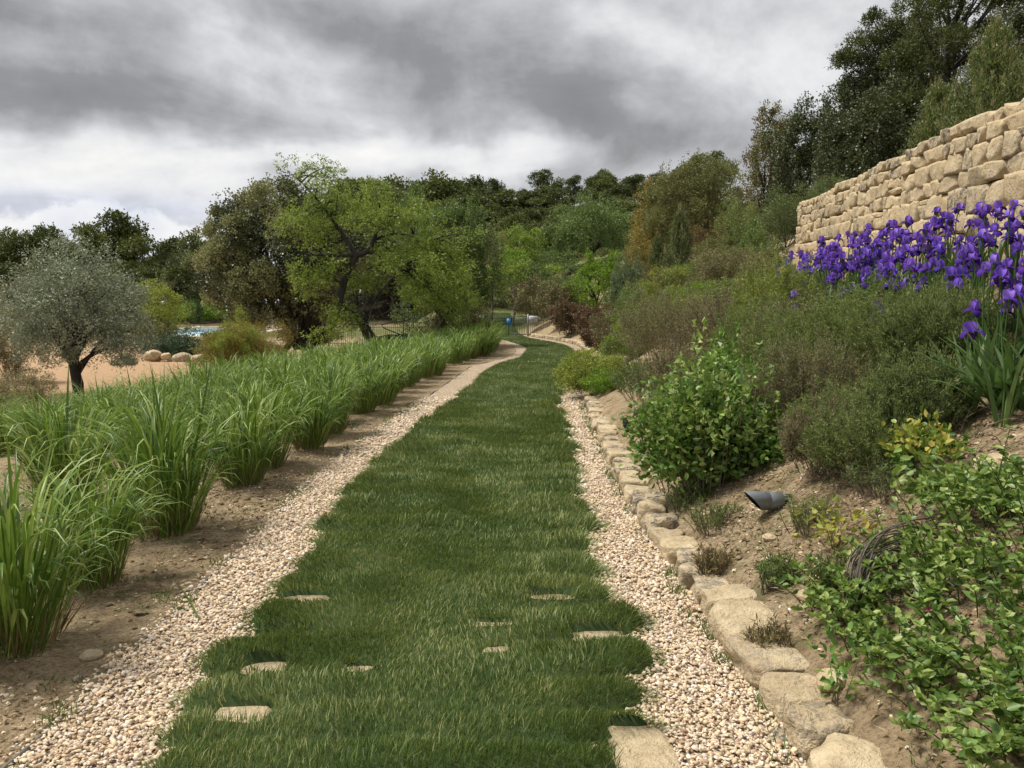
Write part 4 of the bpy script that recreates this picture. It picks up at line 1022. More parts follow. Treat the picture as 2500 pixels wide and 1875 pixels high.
a3 = shrub('almond_tree', 'small almond tree with dark forked trunk behind the right end of the bent trunk', 'almond tree', 1070, 30.0, 640, 170, 'almond', L=0.085, Wd=0.028, nl=20, lobe=0.38, cover=1.0, droop=-0.3, trunk_r=0.14, lift=0.35, low=-0.7, k=12, limbs=10, seed=13, base=zat(842, 30))
shrub('shrub', 'grey green thicket of low branches between the two almond trunks', 'shrub', 1120, 31.0, 735, 190, 'photinia', L=0.06, Wd=0.025, nl=22, cover=1.1, seed=14, trunk_r=0.03)

# ------------------------------------------------------------------ shrubs on the left middle ground
shrub('shrub', 'yellowish brown bushy shrub at the grass bed edge in front of the holm oak', 'shrub', 572, 24.0, 795, 150, 'ochre', L=0.05, Wd=0.02, nl=26, lobe=0.38, cover=1.5, seed=15, base=zat(905, 24), cone=0.35, trunk_r=0.02, tip='yellow', tipfrac=0.5)
shrub('shrub', 'tall thin ochre shoots behind the yellowish brown shrub', 'shrub', 585, 25.5, 765, 60, 'yellow', L=0.05, Wd=0.02, nl=12, lobe=0.4, cover=1.0, seed=16, cone=0.4, trunk_r=0.02, base=zat(880, 25))
shrub('shrub', 'sparse ochre shrub with bare twigs right of the yellowish shrub', 'shrub', 665, 26.0, 780, 110, 'ochre', L=0.05, Wd=0.02, nl=16, lobe=0.35, cover=0.5, seed=17, trunk='twig', trunk_r=0.03, base=zat(890, 26), limbs=16)
shrub('juniper', 'low blue green spreading juniper above the boulders', 'juniper', 405, 38.0, 822, 120, 'bluegreen', L=0.05, Wd=0.02, nl=24, cover=1.6, seed=18, trunk_r=0.02, base=zat(880, 38))
shrub('juniper', 'second low blue green juniper nearer the pool edge', 'juniper', 455, 38.5, 812, 110, 'bluegreen', L=0.05, Wd=0.02, nl=24, cover=1.6, seed=19, trunk_r=0.02, base=zat(888, 38.5))
shrub('shrub', 'round yellow green shrub between the olive and the pool', 'shrub', 378, 42.0, 690, 125, 'yellow', L=0.10, Wd=0.05, nl=30, lobe=0.34, cover=1.3, seed=20, tip=None, trunk_r=0.06, base=zat(850, 42))
shrub('shrub', 'dark green foot of foliage under the round yellow green shrub', 'shrub', 372, 41.0, 770, 115, 'brown_oak', L=0.08, Wd=0.04, nl=22, lobe=0.34, cover=1.3, seed=22, trunk_r=0.04, base=zat(862, 41))
shrub('shrub', 'dull brown shrub peeping behind the left side of the olive tree', 'shrub', 20, 26.0, 700, 130, 'heath', L=0.06, Wd=0.03, nl=26, cover=1.4, seed=23, trunk_r=0.04)
shrub('shrub', 'low olive brown scrub under the left side of the olive', 'shrub', 40, 19.0, 905, 150, 'heath', L=0.04, Wd=0.018, nl=24, cover=1.2, seed=24, trunk_r=0.02)
shrub('shrub', 'low grey scrub at the left frame edge below the olive', 'shrub', -20, 16.0, 950, 120, 'brown_oak', L=0.04, Wd=0.018, nl=20, cover=1.2, seed=25, trunk_r=0.02)
fan('grass_tuft', 'strip of fresh green reeds behind the far end of the pool', 'reeds', 500, 80.0, 748, 190, 'bright', n_st=260, L=0.4, Wd=0.08, per=22, base=zat(788, 80), seed=4)
shrub('shrub', 'light green shrub in front of the thin cypress behind the pool', 'shrub', 470, 76.0, 735, 60, 'green', L=0.15, Wd=0.09, nl=14, cover=1.0, seed=26, trunk_r=0.04, base=zat(788, 76))
shrub('cypress', 'thin dark column shaped cypress behind the pool', 'cypress', 484, 74.0, 650, 20, 'cypress', L=0.14, Wd=0.07, nl=30, lobe=0.4, cover=1.6, droop=1.2, seed=27, trunk_r=0.05, base=zat(786, 74))
shrub('oak_tree', 'pale brown flowering oak behind the thin cypress', 'oak tree', 465, 84.0, 632, 120, 'oak_mid', L=0.16, Wd=0.10, nl=30, cover=1.5, seed=28, tip='oak_tip', tipfrac=0.8, trunk_r=0.2, base=zat(800, 84))

for i, (px, d, top, w_, mt, bs, lab) in enumerate([(520, 30, 850, 110, 'brown_oak', 912, 'low olive scrub left of the yellowish brown shrub'), (640, 28, 838, 120, 'rosemary_dark', 900, 'low grey green scrub between the ochre shrubs'), (300, 34, 868, 60, 'bluegreen', 905, 'low bluish cushion plant left of the boulders'),
    (430, 44, 825, 90, 'rosemary_dark', 862, 'grey green scrub on the pool bank'), (545, 42, 812, 110, 'rosemary', 850, 'pale green scrub under the pool rim'), (760, 38, 800, 130, 'brown_oak', 850, 'olive scrub at the foot of the holm oak')]):
    shrub('shrub', lab, 'shrub', px, d, top, w_, mt, L=.05, Wd=.03, nl=24, lobe=.34, cover=1.4, seed=330 + i, trunk_r=.02, base=zat(bs, d), low=-.9)
# ------------------------------------------------------------------ pool
pz = -0.2
def quadmesh(name, pts, z0, z1, mat):
    P = np.array(pts, float); n = len(P); V = np.concatenate([np.c_[P, np.full(n, z1)], np.c_[P, np.full(n, z0)]])
    Q = [[0, 1, 2, 3]] + [[i, i + n, (i + 1) % n + n, (i + 1) % n] for i in range(n)]
    return mesh_np(name, V, np.array(Q), None, [mat])
w0 = [ground(440, 795, pz), ground(530, 814, pz), ground(660, 818, pz), ground(660, 789, pz), ground(440, 789, pz)]
root = empty('swimming_pool', (w0[1][0], w0[1][1], pz), 'pale blue swimming pool with a light stone rim seen between the olive and the oak', 'pool')
xl, xr, yn, yf = xat(452, 55), xat(660, 55), 50.0, 74.0
px0 = xat(455, 60)
poly = [(px0, 52.0), (-17.5, 48.5), (-19.0, 72.0), (px0 - 3.0, 72.0)]
obj('water', quadmesh('water', [(a - root.location.x, b - root.location.y) for a, b in poly], -0.1, 0.02, M['water']), root)
cop = []
for i in range(4):
    a = np.array(poly[i]); b = np.array(poly[(i + 1) % 4]); dirv = (b - a) / np.linalg.norm(b - a); nn = np.array([dirv[1], -dirv[0]]) * 0.9
    loc = np.array([root.location.x, root.location.y]); ln = np.linalg.norm(b - a); ns = int(ln / 1.6)
    for s in range(ns):
        p = a + dirv * (s * ln / ns + 0.01); q = a + dirv * ((s + 1) * ln / ns - 0.01)
        obj('coping_stone', quadmesh('coping_stone', [p - loc, q - loc, q + nn - loc, p + nn - loc], -0.12, 0.10, M['coping']), root)
obj('rim', quadmesh('rim', [(poly[0][0] - 3.0 - loc[0], 51.0 - loc[1]), (-16.0 - loc[0], 47.2 - loc[1]), (-15.5 - loc[0], 47.4 - loc[1]), (-17.8 - loc[0], 52.0 - loc[1])], -0.4, 0.02, M['coping']), root)

# ------------------------------------------------------------------ fence, gate, signs
def fence(px0, px1, d0, d1, label, hgt=1.15, step=0.115, mat='black'):
    x0, x1 = xat(px0, d0), xat(px1, d1); L = math.hypot(x1 - x0, d1 - d0)
    root = empty('picket_fence', (x0, d0, h1(x0, d0)), label, 'fence', None, math.atan2(d1 - d0, x1 - x0))
    me = mesh_np('picket', *box(0, 0, hgt / 2, 0.018, 0.018, hgt), None, [M[mat]])
    n = min(int(L / step), 280)
    for i in range(n): obj('picket', me, root, (i * L / n, 0, 0.02))
    for z in (0.14, hgt - 0.12): obj('rail', mesh_np('rail', *box(L / 2, 0, z, L, 0.012, 0.035), None, [M[mat]]), root)
    for i in range(int(L / 2.3) + 1): obj('post', mesh_np('post', *box(i * 2.3, -0.03, hgt / 2, 0.05, 0.04, hgt + 0.08), None, [M[mat]]), root)
fence(800, 985, 44, 45, 'black metal picket fence glimpsed under the almond and oak trees')
fence(985, 1240, 45.05, 44.05, 'thin dark picket fence between the almond trees and the gate')
gx0, gx1, gd = xat(1248, 43.7), xat(1287, 43.7), 43.7
root = empty('garden_gate', (gx0, gd, h1(gx0, gd)), 'open bar gate of grey green steel across the end of the lawn path', 'gate')
Lg = gx1 - gx0
me = mesh_np('bar', *box(0, 0, 0.62, 0.020, 0.020, 1.05), None, [M['fence']])
for i in range(9): obj('bar', me, root, (0.06 + i * (Lg - 0.1) / 8, 0, 0))
for z in (0.12, 1.10): obj('rail', mesh_np('rail', *box(Lg / 2, 0, z, Lg, 0.025, 0.04), None, [M['fence']]), root)
obj('latch', mesh_np('latch', *boxes([(0.0, -0.04, 1.0, 0.26, 0.03, 0.035), (-0.02, -0.04, 0.93, 0.08, 0.05, 0.26)]), None, [M['black']]), root)
obj('hinge_post', mesh_np('hinge_post', *box(Lg + 0.05, 0, 0.60, 0.08, 0.08, 1.24), None, [M['metal']]), root)
x0 = xat(1291, 43.7)
root = empty('picket_fence', (x0 + .02, 43.7, h1(x0, 43.7) - 0.02), 'short grey green bar fence right of the gate post under the photinia', 'fence')
me = mesh_np('picket', *box(0, 0, 0.60, 0.018, 0.018, 1.0), None, [M['fence']])
for i in range(11): obj('picket', me, root, (0.08 + i * 0.115, 0, 0))
for z in (0.14, 1.06): obj('rail', mesh_np('rail', *box(0.66, 0, z, 1.3, 0.02, 0.035), None, [M['fence']]), root)
# white notice board
zs = zat(779, 43.6)
root = empty('notice_board', (xat(1302, 43.6), 43.62, zs), 'small white notice board with dark illegible print fixed right of the gate post', 'sign')
obj('board', mesh_np('board', *box(0, 0, 0, 0.46, 0.015, 0.34), None, [M['white']]), root)
obj('frame', mesh_np('frame', *boxes([(0, 0.004, 0.18, 0.50, 0.016, 0.02), (0, 0.004, -0.18, 0.50, 0.016, 0.02), (0.24, 0.004, 0, 0.02, 0.017, 0.34), (-0.24, 0.004, 0, 0.02, 0.017, 0.34)]), None, [M['metal']]), root)
obj('printed_lines', mesh_np('printed_lines', *boxes([(-0.04, -0.0095, 0.10, 0.28, 0.003, 0.022), (0.02, -0.0095, 0.04, 0.34, 0.003, 0.014), (-0.05, -0.0095, -0.01, 0.26, 0.003, 0.014), (0.03, -0.0095, -0.06, 0.22, 0.003, 0.014), (-0.02, -0.0095, -0.11, 0.3, 0.003, 0.014)]), None, [M['print']]), root)
zs = zat(786, 43.5)
root = empty('blue_sign', (xat(1242, 43.5), 43.5, zs), 'small upright blue sign box on the fence left of the gate latch', 'sign')
obj('panel', mesh_np('panel', *box(0, 0, 0, 0.22, 0.05, 0.38), None, [M['blue']]), root)
obj('cap', mesh_np('cap', *box(0, 0, 0.205, 0.25, 0.07, 0.03), None, [M['black']]), root)
obj('post', mesh_np('post', *box(0, 0.04, -0.5, 0.04, 0.03, 0.9), None, [M['black']]), root)

# ------------------------------------------------------------------ trees and shrubs beyond the gate
shrub('tree', 'large fresh green drooping tree in the centre in front of the pine wood', 'tree', 1448, 58.0, 487, 215, 'green', L=0.14, Wd=0.06, nl=46, lobe=0.32, cover=1.7, droop=-0.5, trunk_r=0.16, lift=0.1, seed=40, low=-0.85)
shrub('tree', 'small fresh green tree left of the central drooping tree with a leaning trunk', 'tree', 1272, 60.0, 552, 115, 'almond', L=0.13, Wd=0.06, nl=26, lobe=0.34, cover=1.2, trunk_r=0.12, lift=0.2, seed=41, low=-0.7)
shrub('tree', 'light green leaning treetop below the small tree behind the gate', 'tree', 1262, 56.0, 600, 60, 'bright', L=0.13, Wd=0.06, nl=12, lobe=0.4, cover=0.8, trunk_r=0.1, lift=0.1, seed=42, base=zat(680, 56))
shrub('shrub', 'grey brown shrub between the almonds and the small green tree', 'shrub', 1205, 62.0, 560, 70, 'heath', L=0.12, Wd=0.07, nl=18, cover=1.0, seed=43)
def vine(px, d, top, w, i):
    shrub('grapevine', 'low spreading grapevine on the terrace behind the gate, %s' % ['just left of the gate lawn', 'in the front row above the hedge', 'right of the front row one', 'rightmost, beside the young maple', 'leftmost, under the small green tree', 'behind the first row, widest', 'far back on the left', 'far back on the right'][i], 'vine', px, d, top, w, 'green' if i % 2 else 'almond', L=0.13, Wd=0.09, nl=16, lobe=0.42, cover=1.1, lift=0.45, trunk_r=0.085, low=-0.5, seed=50 + i, group='grapevines on the terrace', k=7, trunk='bark_grey')
for i, (px, d, top, w) in enumerate([(1250, 50, 636, 95), (1300, 52, 640, 80), (1345, 56, 650, 80), (1390, 57, 648, 80), (1200, 51, 650, 70), (1290, 60, 645, 90), (1240, 64, 640, 80), (1340, 66, 645, 80)]): vine(px, d, top, w, i)
for i, (px, top, bot) in enumerate([(1378, 652, 705), (1281, 700, 725), (1310, 655, 690), (1255, 690, 730)]):
    d = 49.5 + i * 0.6; a = P3(px, top, d); b = P3(px + 2, bot + 30, d)
    root = obj('trellis_post', mesh_np('trellis_post', *tubes([(bez(b - b, (a - b) / 2 + [0.04, 0, 0], a - b, 5), np.array([.05, .05, .045, .045, .04]))], 6, .1), None, [M['bark_grey']]), None, tuple(b))
    tag(root, ['weathered wooden trellis post behind the grapevines, tallest of the four', 'short wooden trellis post left of the bare rose bush', 'wooden trellis post between the two left grapevines', 'short trellis post nearest to the lawn beyond the gate'][i], 'post', 'trellis posts')
shrub('shrub', 'grey green leafy shrub leaning over the gate post', 'shrub', 1300, 45.2, 690, 110, 'photinia', L=0.085, Wd=0.035, nl=26, lobe=0.36, cover=1.3, seed=60, base=h1(xat(1320, 43.9), 43.9) + 0.5)
o_ = shrub('shrub', 'dark photinia hedge plant right of the notice board', 'shrub', 1378, 41.0, 700, 110, 'photinia', L=0.085, Wd=0.035, nl=34, lobe=0.34, cover=2.6, seed=61)
shrub('shrub', 'photinia hedge plant with reddish shoots beyond the dark one', 'shrub', 1395, 37.5, 735, 100, 'photinia_red', L=0.08, Wd=0.035, nl=34, lobe=0.34, cover=2.6, seed=62)
shrub('shrub', 'dark red leaved shrub at the right of the bend', 'shrub', 1450, 31.0, 752, 100, 'photinia_red', L=0.07, Wd=0.035, nl=34, lobe=0.34, cover=2.6, seed=63)
shrub('shrub', 'low dark reddish shrub nearest the bend, above the yellow green plant', 'shrub', 1462, 26.0, 800, 90, 'photinia_red', L=0.06, Wd=0.03, nl=30, lobe=0.34, cover=2.6, seed=64)
shrub('tree', 'bright green young maple with upright branches in front of the drooping tree', 'maple', 1452, 40.0, 645, 118, 'bright', L=0.09, Wd=0.065, nl=34, lobe=0.34, cover=1.3, trunk_r=0.09, lift=0.02, seed=65, low=-0.85)
for i, (px, top, w_, q) in enumerate([(1438, 607, 32, 0), (1490, 605, 36, 1), (1462, 625, 24, 2)]):
    shrub('maple_shoot', ['upright bright shoot at the left of the young maple', 'upright bright shoot at the right of the young maple', 'short bright shoot in the middle of the young maple'][q], 'maple shoot', px, 40.2, top, w_, 'bright', L=0.09, Wd=0.06, nl=16, lobe=0.34, cover=1.2, seed=66 + i, cone=0.4, trunk_r=0.03, base=zat(700, 40))
fan('broom', 'grey green feathery broom shrub right of the young maple', 'broom', 1535, 33.0, 650, 85, 'feather', n_st=220, L=0.12, Wd=0.012, per=60, upw=1.4, seed=70)
shrub('shrub', 'mixed green shrub mass behind the heath', 'shrub', 1600, 24.0, 700, 150, 'green', L=0.06, Wd=0.03, nl=34, cover=1.3, seed=71, trunk_r=0.02)
shrub('shrub', 'pale leaved shrub with yellow green tips right of the broom', 'shrub', 1650, 22.0, 655, 150, 'brown_oak', L=0.05, Wd=0.03, nl=34, cover=1.4, seed=72, tip='yellow', tipfrac=0.35, trunk_r=0.03)
shrub('shrub', 'dusky purple brown shrub below the wall end', 'shrub', 1790, 19.0, 605, 190, 'heath', L=0.045, Wd=0.022, nl=40, cover=1.3, seed=73, tip='brown_oak', tipfrac=0.4, trunk_r=0.03)
shrub('shrub', 'sprawling green shrub in front of the dusky shrub', 'shrub', 1720, 17.0, 690, 190, 'brown_oak', L=0.04, Wd=0.02, nl=40, cover=1.3, seed=74, tip='bright', tipfrac=0.35, trunk_r=0.03)
def spiry(px, d, top, w_, label, mats, seed, n_sp=26, base=None):
    r = np.random.default_rng(seed); x = xat(px, d); zb = h1(x, d) if base is None else base; h = zat(top, d) - zb; rx = w_ * d / F / 2
    root = empty('young_pine', (x, d, zb - .05), label, 'pine tree'); paths = []; A = []; B = []; A2 = []; B2 = []
    paths.append((np.array([[0, 0, 0], [0.02 * h, 0, h * .5], [0.0, 0, h * .93]]), np.array([.09, .06, .02])))
    L = max(0.10, 1.6 * d / 797)
    for i in range(n_sp * 3):
        f = (i + .5) / (n_sp * 3); z0 = h * (0.05 + 0.85 * f); a = i * 2.4 + r.normal(0, .3); R = rx * (1 - f ** 1.3) * r.uniform(0.6, 1.1) + 0.05 * rx
        s = np.array([0, 0, z0 * .9]); e = np.array([math.cos(a) * R, math.sin(a) * R, z0 + R * 0.5 + 0.03 * h]); m = np.array([math.cos(a) * R * .75, math.sin(a) * R * .75, z0 + 0.02])
        b = bez(s, m, e, 8); paths.append((b, np.linspace(.02, .006, 8)))
        n = 150; t = r.uniform(0.25, 1.02, n)[:, None]; P = (1 - t) ** 2 * s + 2 * t * (1 - t) * m + t * t * e; P = P + r.normal(0, 0.05 + 0.03 * rx, (n, 3)); T = nrm((e - m)[None] + 0 * P)
        A.append(P); B.append(T * 0.8 + r.normal(0, .55, (n, 3)) + [0, 0, .3])
        sh = r.uniform(0.05, 0.12) * h * (0.5 + f * .6); t = r.random(34)[:, None]; P = e + t * np.array([r.normal(0, .1), r.normal(0, .1), 1]) * sh + r.normal(0, .012, (34, 3)); A2.append(P); B2.append(r.normal(0, .35, (34, 3)) + [0, 0, 1])
    V, Q, R = leaves(np.concatenate(A), np.concatenate(B), L, max(0.02, 0.6 * d / 797), r=r); obj('crown', mesh_np('crown', V, Q, None, [M[mats[0]]], R), root)
    V, Q, R = leaves(np.concatenate(A2), np.concatenate(B2), L * .7, max(0.014, 0.5 * d / 797), r=r); obj('new_shoots', mesh_np('new_shoots', V, Q, None, [M[mats[1]]], R), root)
    obj('trunk', mesh_np('trunk', *tubes(paths[:1], 6), None, [M['bark_grey']]), root); obj('branches', mesh_np('branches', *tubes(paths[1:], 3), None, [M['bark_grey']]), root)
spiry(1655, 29.0, 500, 115, 'young pine with pale upright candles in the middle of the right thicket', ('rosemary_dark', 'spire'), 80)
spiry(1602, 31.0, 565, 70, 'smaller young pine left of the candle pine', ('rosemary_dark', 'spire'), 81)
shrub('tree', 'olive brown rounded oak in the thicket below the dark trees', 'oak tree', 1690, 44.0, 395, 225, 'brown_oak', L=0.10, Wd=0.06, nl=50, lobe=0.30, cover=1.6, trunk_r=0.15, seed=82, low=-0.85, tip='brown_oak', tipfrac=.4)
shrub('tree', 'yellow ochre leaved tree at the left of the olive brown oak', 'tree', 1590, 46.0, 448, 90, 'ochre', L=0.11, Wd=0.06, nl=26, cover=1.3, trunk_r=0.1, seed=83)
shrub('shrub', 'ochre shrub low in front of the olive brown oak', 'shrub', 1555, 37.0, 560, 70, 'ochre', L=0.08, Wd=0.05, nl=24, cover=1.2, seed=84, trunk_r=0.05)
shrub('shrub', 'rust coloured bush right of the candle pine', 'shrub', 1720, 30.0, 545, 110, 'rust', L=0.07, Wd=0.04, nl=26, cover=1.0, seed=85, trunk_r=0.05)
shrub('shrub', 'green shrub mixed in front of the rust coloured bush', 'shrub', 1745, 27.5, 575, 120, 'brown_oak', L=0.06, Wd=0.03, nl=26, cover=1.2, seed=86, trunk_r=0.05)
shrub('shrub', 'tiny rust brown bush between the young pines', 'shrub', 1600, 28.0, 645, 70, 'rust', L=0.06, Wd=0.03, nl=16, cover=0.8, seed=87, trunk_r=0.03)
shrub('tree', 'light green tall bush left of the wall end', 'tree', 1800, 28.0, 500, 110, 'rosemary', L=0.06, Wd=0.03, nl=34, cover=1.4, seed=88, trunk_r=0.06)
shrub('shrub', 'fresh green leafy shrub at the foot of the wall end', 'shrub', 1835, 24.5, 540, 80, 'green', L=0.06, Wd=0.035, nl=24, cover=1.2, seed=89, trunk_r=0.03)
shrub('tree', 'dark grey green bush touching the wall end', 'shrub', 1915, 26.0, 470, 130, 'rosemary_dark', L=0.06, Wd=0.025, nl=34, cover=1.5, seed=90, trunk_r=0.05)
shrub('shrub', 'small grey green bush on the top of the wall end', 'shrub', 2020, 23.0, 440, 110, 'rosemary_dark', L=0.05, Wd=0.022, nl=24, cover=1.3, seed=91, trunk_r=0.03)
shrub('oak_tree', 'thin reddish brown topped oak at the left of the dark oaks', 'oak tree', 1868, 36.0, 262, 105, 'brown_oak', L=0.09, Wd=0.05, nl=44, lobe=0.26, cover=1.1, seed=92, tip='rust', tipfrac=.5, trunk_r=0.13, low=-.95)
shrub('oak_tree', 'dark oak between the thin reddish oak and the broad dark oak', 'oak tree', 1950, 31.0, 245, 165, 'oak_mid', L=0.10, Wd=0.06, nl=56, lobe=0.26, cover=2.72, seed=93, trunk_r=0.15, low=-.95)
shrub('oak_tree', 'broad dark evergreen oak above the middle of the stone wall', 'oak tree', 2120, 27.0, 222, 280, 'oak_mid', L=0.10, Wd=0.06, nl=70, lobe=0.24, cover=2.89, seed=94, trunk_r=0.2, low=-.95)
shrub('oak_tree', 'dark oak with loose top rising behind the broad dark oak', 'oak tree', 2140, 33.0, 122, 270, 'oak', L=0.10, Wd=0.06, nl=60, lobe=0.25, cover=2.04, seed=95, trunk_r=0.2, low=-.8, tip='oak_mid', tipfrac=.5)
shrub('oak_tree', 'dark oak filling behind the wall between the broad oak and the young pine', 'oak tree', 2300, 25.0, 230, 240, 'oak', L=0.10, Wd=0.06, nl=56, lobe=0.25, cover=2.55, seed=96, trunk_r=0.2, low=-.95)
shrub('oak_tree', 'dark oak with gaps at the right frame edge above the wall', 'oak tree', 2500, 24.0, 20, 270, 'oak', L=0.10, Wd=0.06, nl=60, lobe=0.2, cover=2.04, seed=97, trunk_r=0.2, low=-.95)
def big_pine(px, d, top, w_, label, seed, base=None, n_p=40):
    r = np.random.default_rng(seed); x = xat(px, d); zb = h1(x, d) if base is None else base; h = zat(top, d) - zb; rx = w_ * d / F / 2
    root = empty('pine_tree', (x, d, zb - .05), label, 'pine tree'); A = []; B = []; paths = []
    tr = spline([[0, 0, 0], [r.normal(0, .03) * h, 0, h * .3], [r.normal(0, .04) * h, 0, h * .65], [0, 0, h * .95]], 14)
    for i in range(n_p):
        f = r.uniform(0.12, 1.0); a = r.uniform(0, 6.28); R = rx * math.sqrt(max(0.05, 1 - (2 * f - 1.05) ** 2 * 0.75)) * r.uniform(.3, 1.0); c = np.array([math.cos(a) * R, math.sin(a) * R, h * (0.12 + .85 * f)])
        s = tr[min(13, int(13 * max(0.05, f * .8)))]; paths.append((bez(s, (s + c) / 2 + [0, 0, -.05 * h], c, 7), np.linspace(.05, .015, 7)))
        rad = r.uniform(.12, .24) * rx * 1.25; nt = 90; dv = nrm(r.normal(size=(nt, 3)) + [0, 0, .35]); tp = c + dv * rad * r.uniform(.3, 1.05, (nt, 1)) * [1.1, 1.1, .65]
        m = 12; A.append(np.repeat(tp, m, 0) + r.normal(0, .05, (nt * m, 3))); B.append(np.repeat(dv, m, 0) * .5 + r.normal(0, .6, (nt * m, 3)) + [0, 0, .3])
    V, Q, R = leaves(np.concatenate(A), np.concatenate(B), max(.14, 1.9 * d / 797), max(.035, .8 * d / 797), r=r)
    obj('crown', mesh_np('crown', V, Q, None, [M['pine']], R), root)
    obj('trunk', mesh_np('trunk', *tubes([(tr, np.linspace(.22, .06, 14))], 8, .05), None, [M['bark']], smooth=True), root); obj('branches', mesh_np('branches', *tubes(paths, 4), None, [M['bark']]), root)
big_pine(2330, 27.0, -90, 420, 'tall dark pine whose top leaves the frame at the upper right', 101, n_p=80)
big_pine(2170, 32.0, 20, 330, 'pine with airy left side leaning over the dark oaks', 102, n_p=46)
spiry(2395, 15.5, 40, 250, 'tall young pine with pale yellow candles just above the wall', ('young_pine', 'spire'), 103, n_sp=40)
spiry(2265, 17.0, 190, 130, 'shorter young pine in front of the left side of the candle pine', ('young_pine', 'spire'), 104, n_sp=24)

for i, (px, d, top, w_, mt, lab) in enumerate([
    (1150, 55, 668, 110, 'green', 'green shrub on the slope left of the lawn beyond the gate'), (1330, 48, 668, 100, 'brown_oak', 'olive green shrub between the notice board and the vines'), (1395, 50, 672, 80, 'green', 'green shrub left of the young maple'),
    (1560, 52, 610, 120, 'green', 'green bush right of the drooping central tree'), (1180, 68, 615, 120, 'brown_oak', 'dull bush behind the small green tree'), (1330, 70, 610, 160, 'green', 'green bush under the pines left of the drooping tree'),
    (1480, 66, 600, 160, 'brown_oak', 'dull green bush at the foot of the drooping tree'), (1620, 60, 560, 160, 'brown_oak', 'dull bush behind the ochre shrub'), (1600, 42, 610, 110, 'photinia', 'dark green bush behind the broom'), (1100, 60, 650, 110, 'photinia', 'dark bush behind the almond trees'),
    (1250, 72, 625, 160, 'pine_light', 'pale green bush on the upper terrace'), (1420, 75, 605, 160, 'pine_light', 'pale green bush on the upper terrace right of the other')]):
    shrub('shrub', lab, 'shrub', px, d, top, w_, mt, L=.10, Wd=.06, nl=30, lobe=.32, cover=1.4, seed=300 + i, trunk_r=.03, low=-.95)
shrub('shrub', 'green shrub closing the view at the top of the lawn beyond the gate', 'shrub', 1225, 54.5, 690, 70, 'brown_oak', L=.10, Wd=.06, nl=30, lobe=.32, cover=1.4, seed=345, trunk_r=.03, low=-.95)
# ------------------------------------------------------------------ pine wood on the hill
def pine_var(seed, light):
    r = np.random.default_rng(seed); parts = []; nl = r.integers(9, 15)
    C = []
    for i in range(nl):
        f = r.uniform(0, 1); a = r.uniform(0, 6.28); R = 0.30 * math.sqrt(max(.05, 1 - (2 * f - .8) ** 2 * .8)) * r.uniform(.2, 1); C.append([math.cos(a) * R, math.sin(a) * R, .36 + .58 * f])
    C = np.array(C); li = np.repeat(np.arange(nl), 78); dv = nrm(r.normal(size=(len(li), 3)) + [0, 0, .3])
    tp = C[li] + dv * r.uniform(.5, 1.05, (len(li), 1)) * (r.uniform(.11, .19, nl)[li])[:, None] * [1.1, 1.1, .8]
    P = np.repeat(tp, 7, 0) + r.normal(0, .014, (len(tp) * 7, 3)); D = np.repeat(dv, 7, 0) * .6 + r.normal(0, .6, P.shape)
    V, Q, R = leaves(P, D, .034, .021, r=r)
    crown = mesh_np('crown', V, Q, None, [M['pine_light' if light else 'pine']], R)
    tr = spline([[0, 0, -.05], [r.normal(0, .02), 0, .3], [r.normal(0, .03), 0, .6], [0, 0, .88]], 8)
    pt = [(tr, np.linspace(.022, .008, 8))] + [(bez(tr[r.integers(3, 7)], (tr[5] + c) / 2 - [0, 0, .05], c, 5), np.linspace(.008, .004, 5)) for c in C]
    return crown, mesh_np('trunk', *tubes(pt, 4), None, [M['bark_grey']])
PV = [pine_var(900 + i, i in (1, 4, 6)) for i in range(8)]
fr = random.Random(77); npine = 0
def put_pine(px, d, top, label, group, wmul=1.0, v=None):
    global npine
    x = xat(px, d); zb = h1(x, d); h = max(4.0, zat(top, d) - zb)
    if h > 16: zb = zat(top, d) - 14; h = 14
    e = empty('pine_tree', (x, d, zb - .1), label, 'pine tree', group, fr.uniform(0, 6)); e.scale = (h * wmul, h * wmul, h)
    vv = PV[(npine if v is None else v) % 8]; obj('crown', vv[0], e); obj('trunk', vv[1], e); npine += 1
sky_l = [(-20, 556), (40, 575), (110, 552), (160, 590), (208, 546), (300, 528), (352, 575), (395, 580), (430, 578), (480, 576), (530, 590)]
for (px, top) in sky_l:
    put_pine(px, fr.uniform(88, 98), top, {110: 'round topped pine standing clear behind the left side of the olive', 208: 'broad pine left of the tallest pine on the left skyline', 300: 'tallest pine of the left skyline with sky showing through its branches'}.get(px, 'pine of the left skyline behind the olive and pool, %s from the left' % ORD[[a_ for a_, b_ in sky_l].index(px)]), 'pines on the left skyline', 1.0 if px in (110, 208, 300) else .95)
sky_c = [(855, 448), (889, 440), (925, 452), (955, 434), (1008, 428), (1040, 440), (1062, 436), (1110, 440), (1157, 434), (1180, 455), (1207, 442), (1250, 462), (1285, 455), (1328, 412), (1362, 440), (1400, 428), (1440, 462), (1465, 414), (1500, 450), (1532, 430), (1564, 424), (1600, 420), (1640, 430), (1665, 400), (1700, 385), (1745, 370)]
for (px, top) in sky_c:
    put_pine(px, fr.uniform(112, 126), top, {1328: 'slim tall pine with an airy crown on the centre skyline', 1465: 'dense dark round pine on the centre skyline right of the slim one', 1400: 'pine between the slim tall one and the dense round one on the skyline'}.get(px, 'pine on the crest of the centre hill skyline, %s from the left' % ORD[[a_ for a_, b_ in sky_c].index(px)]), 'pines on the hill crest', .95)
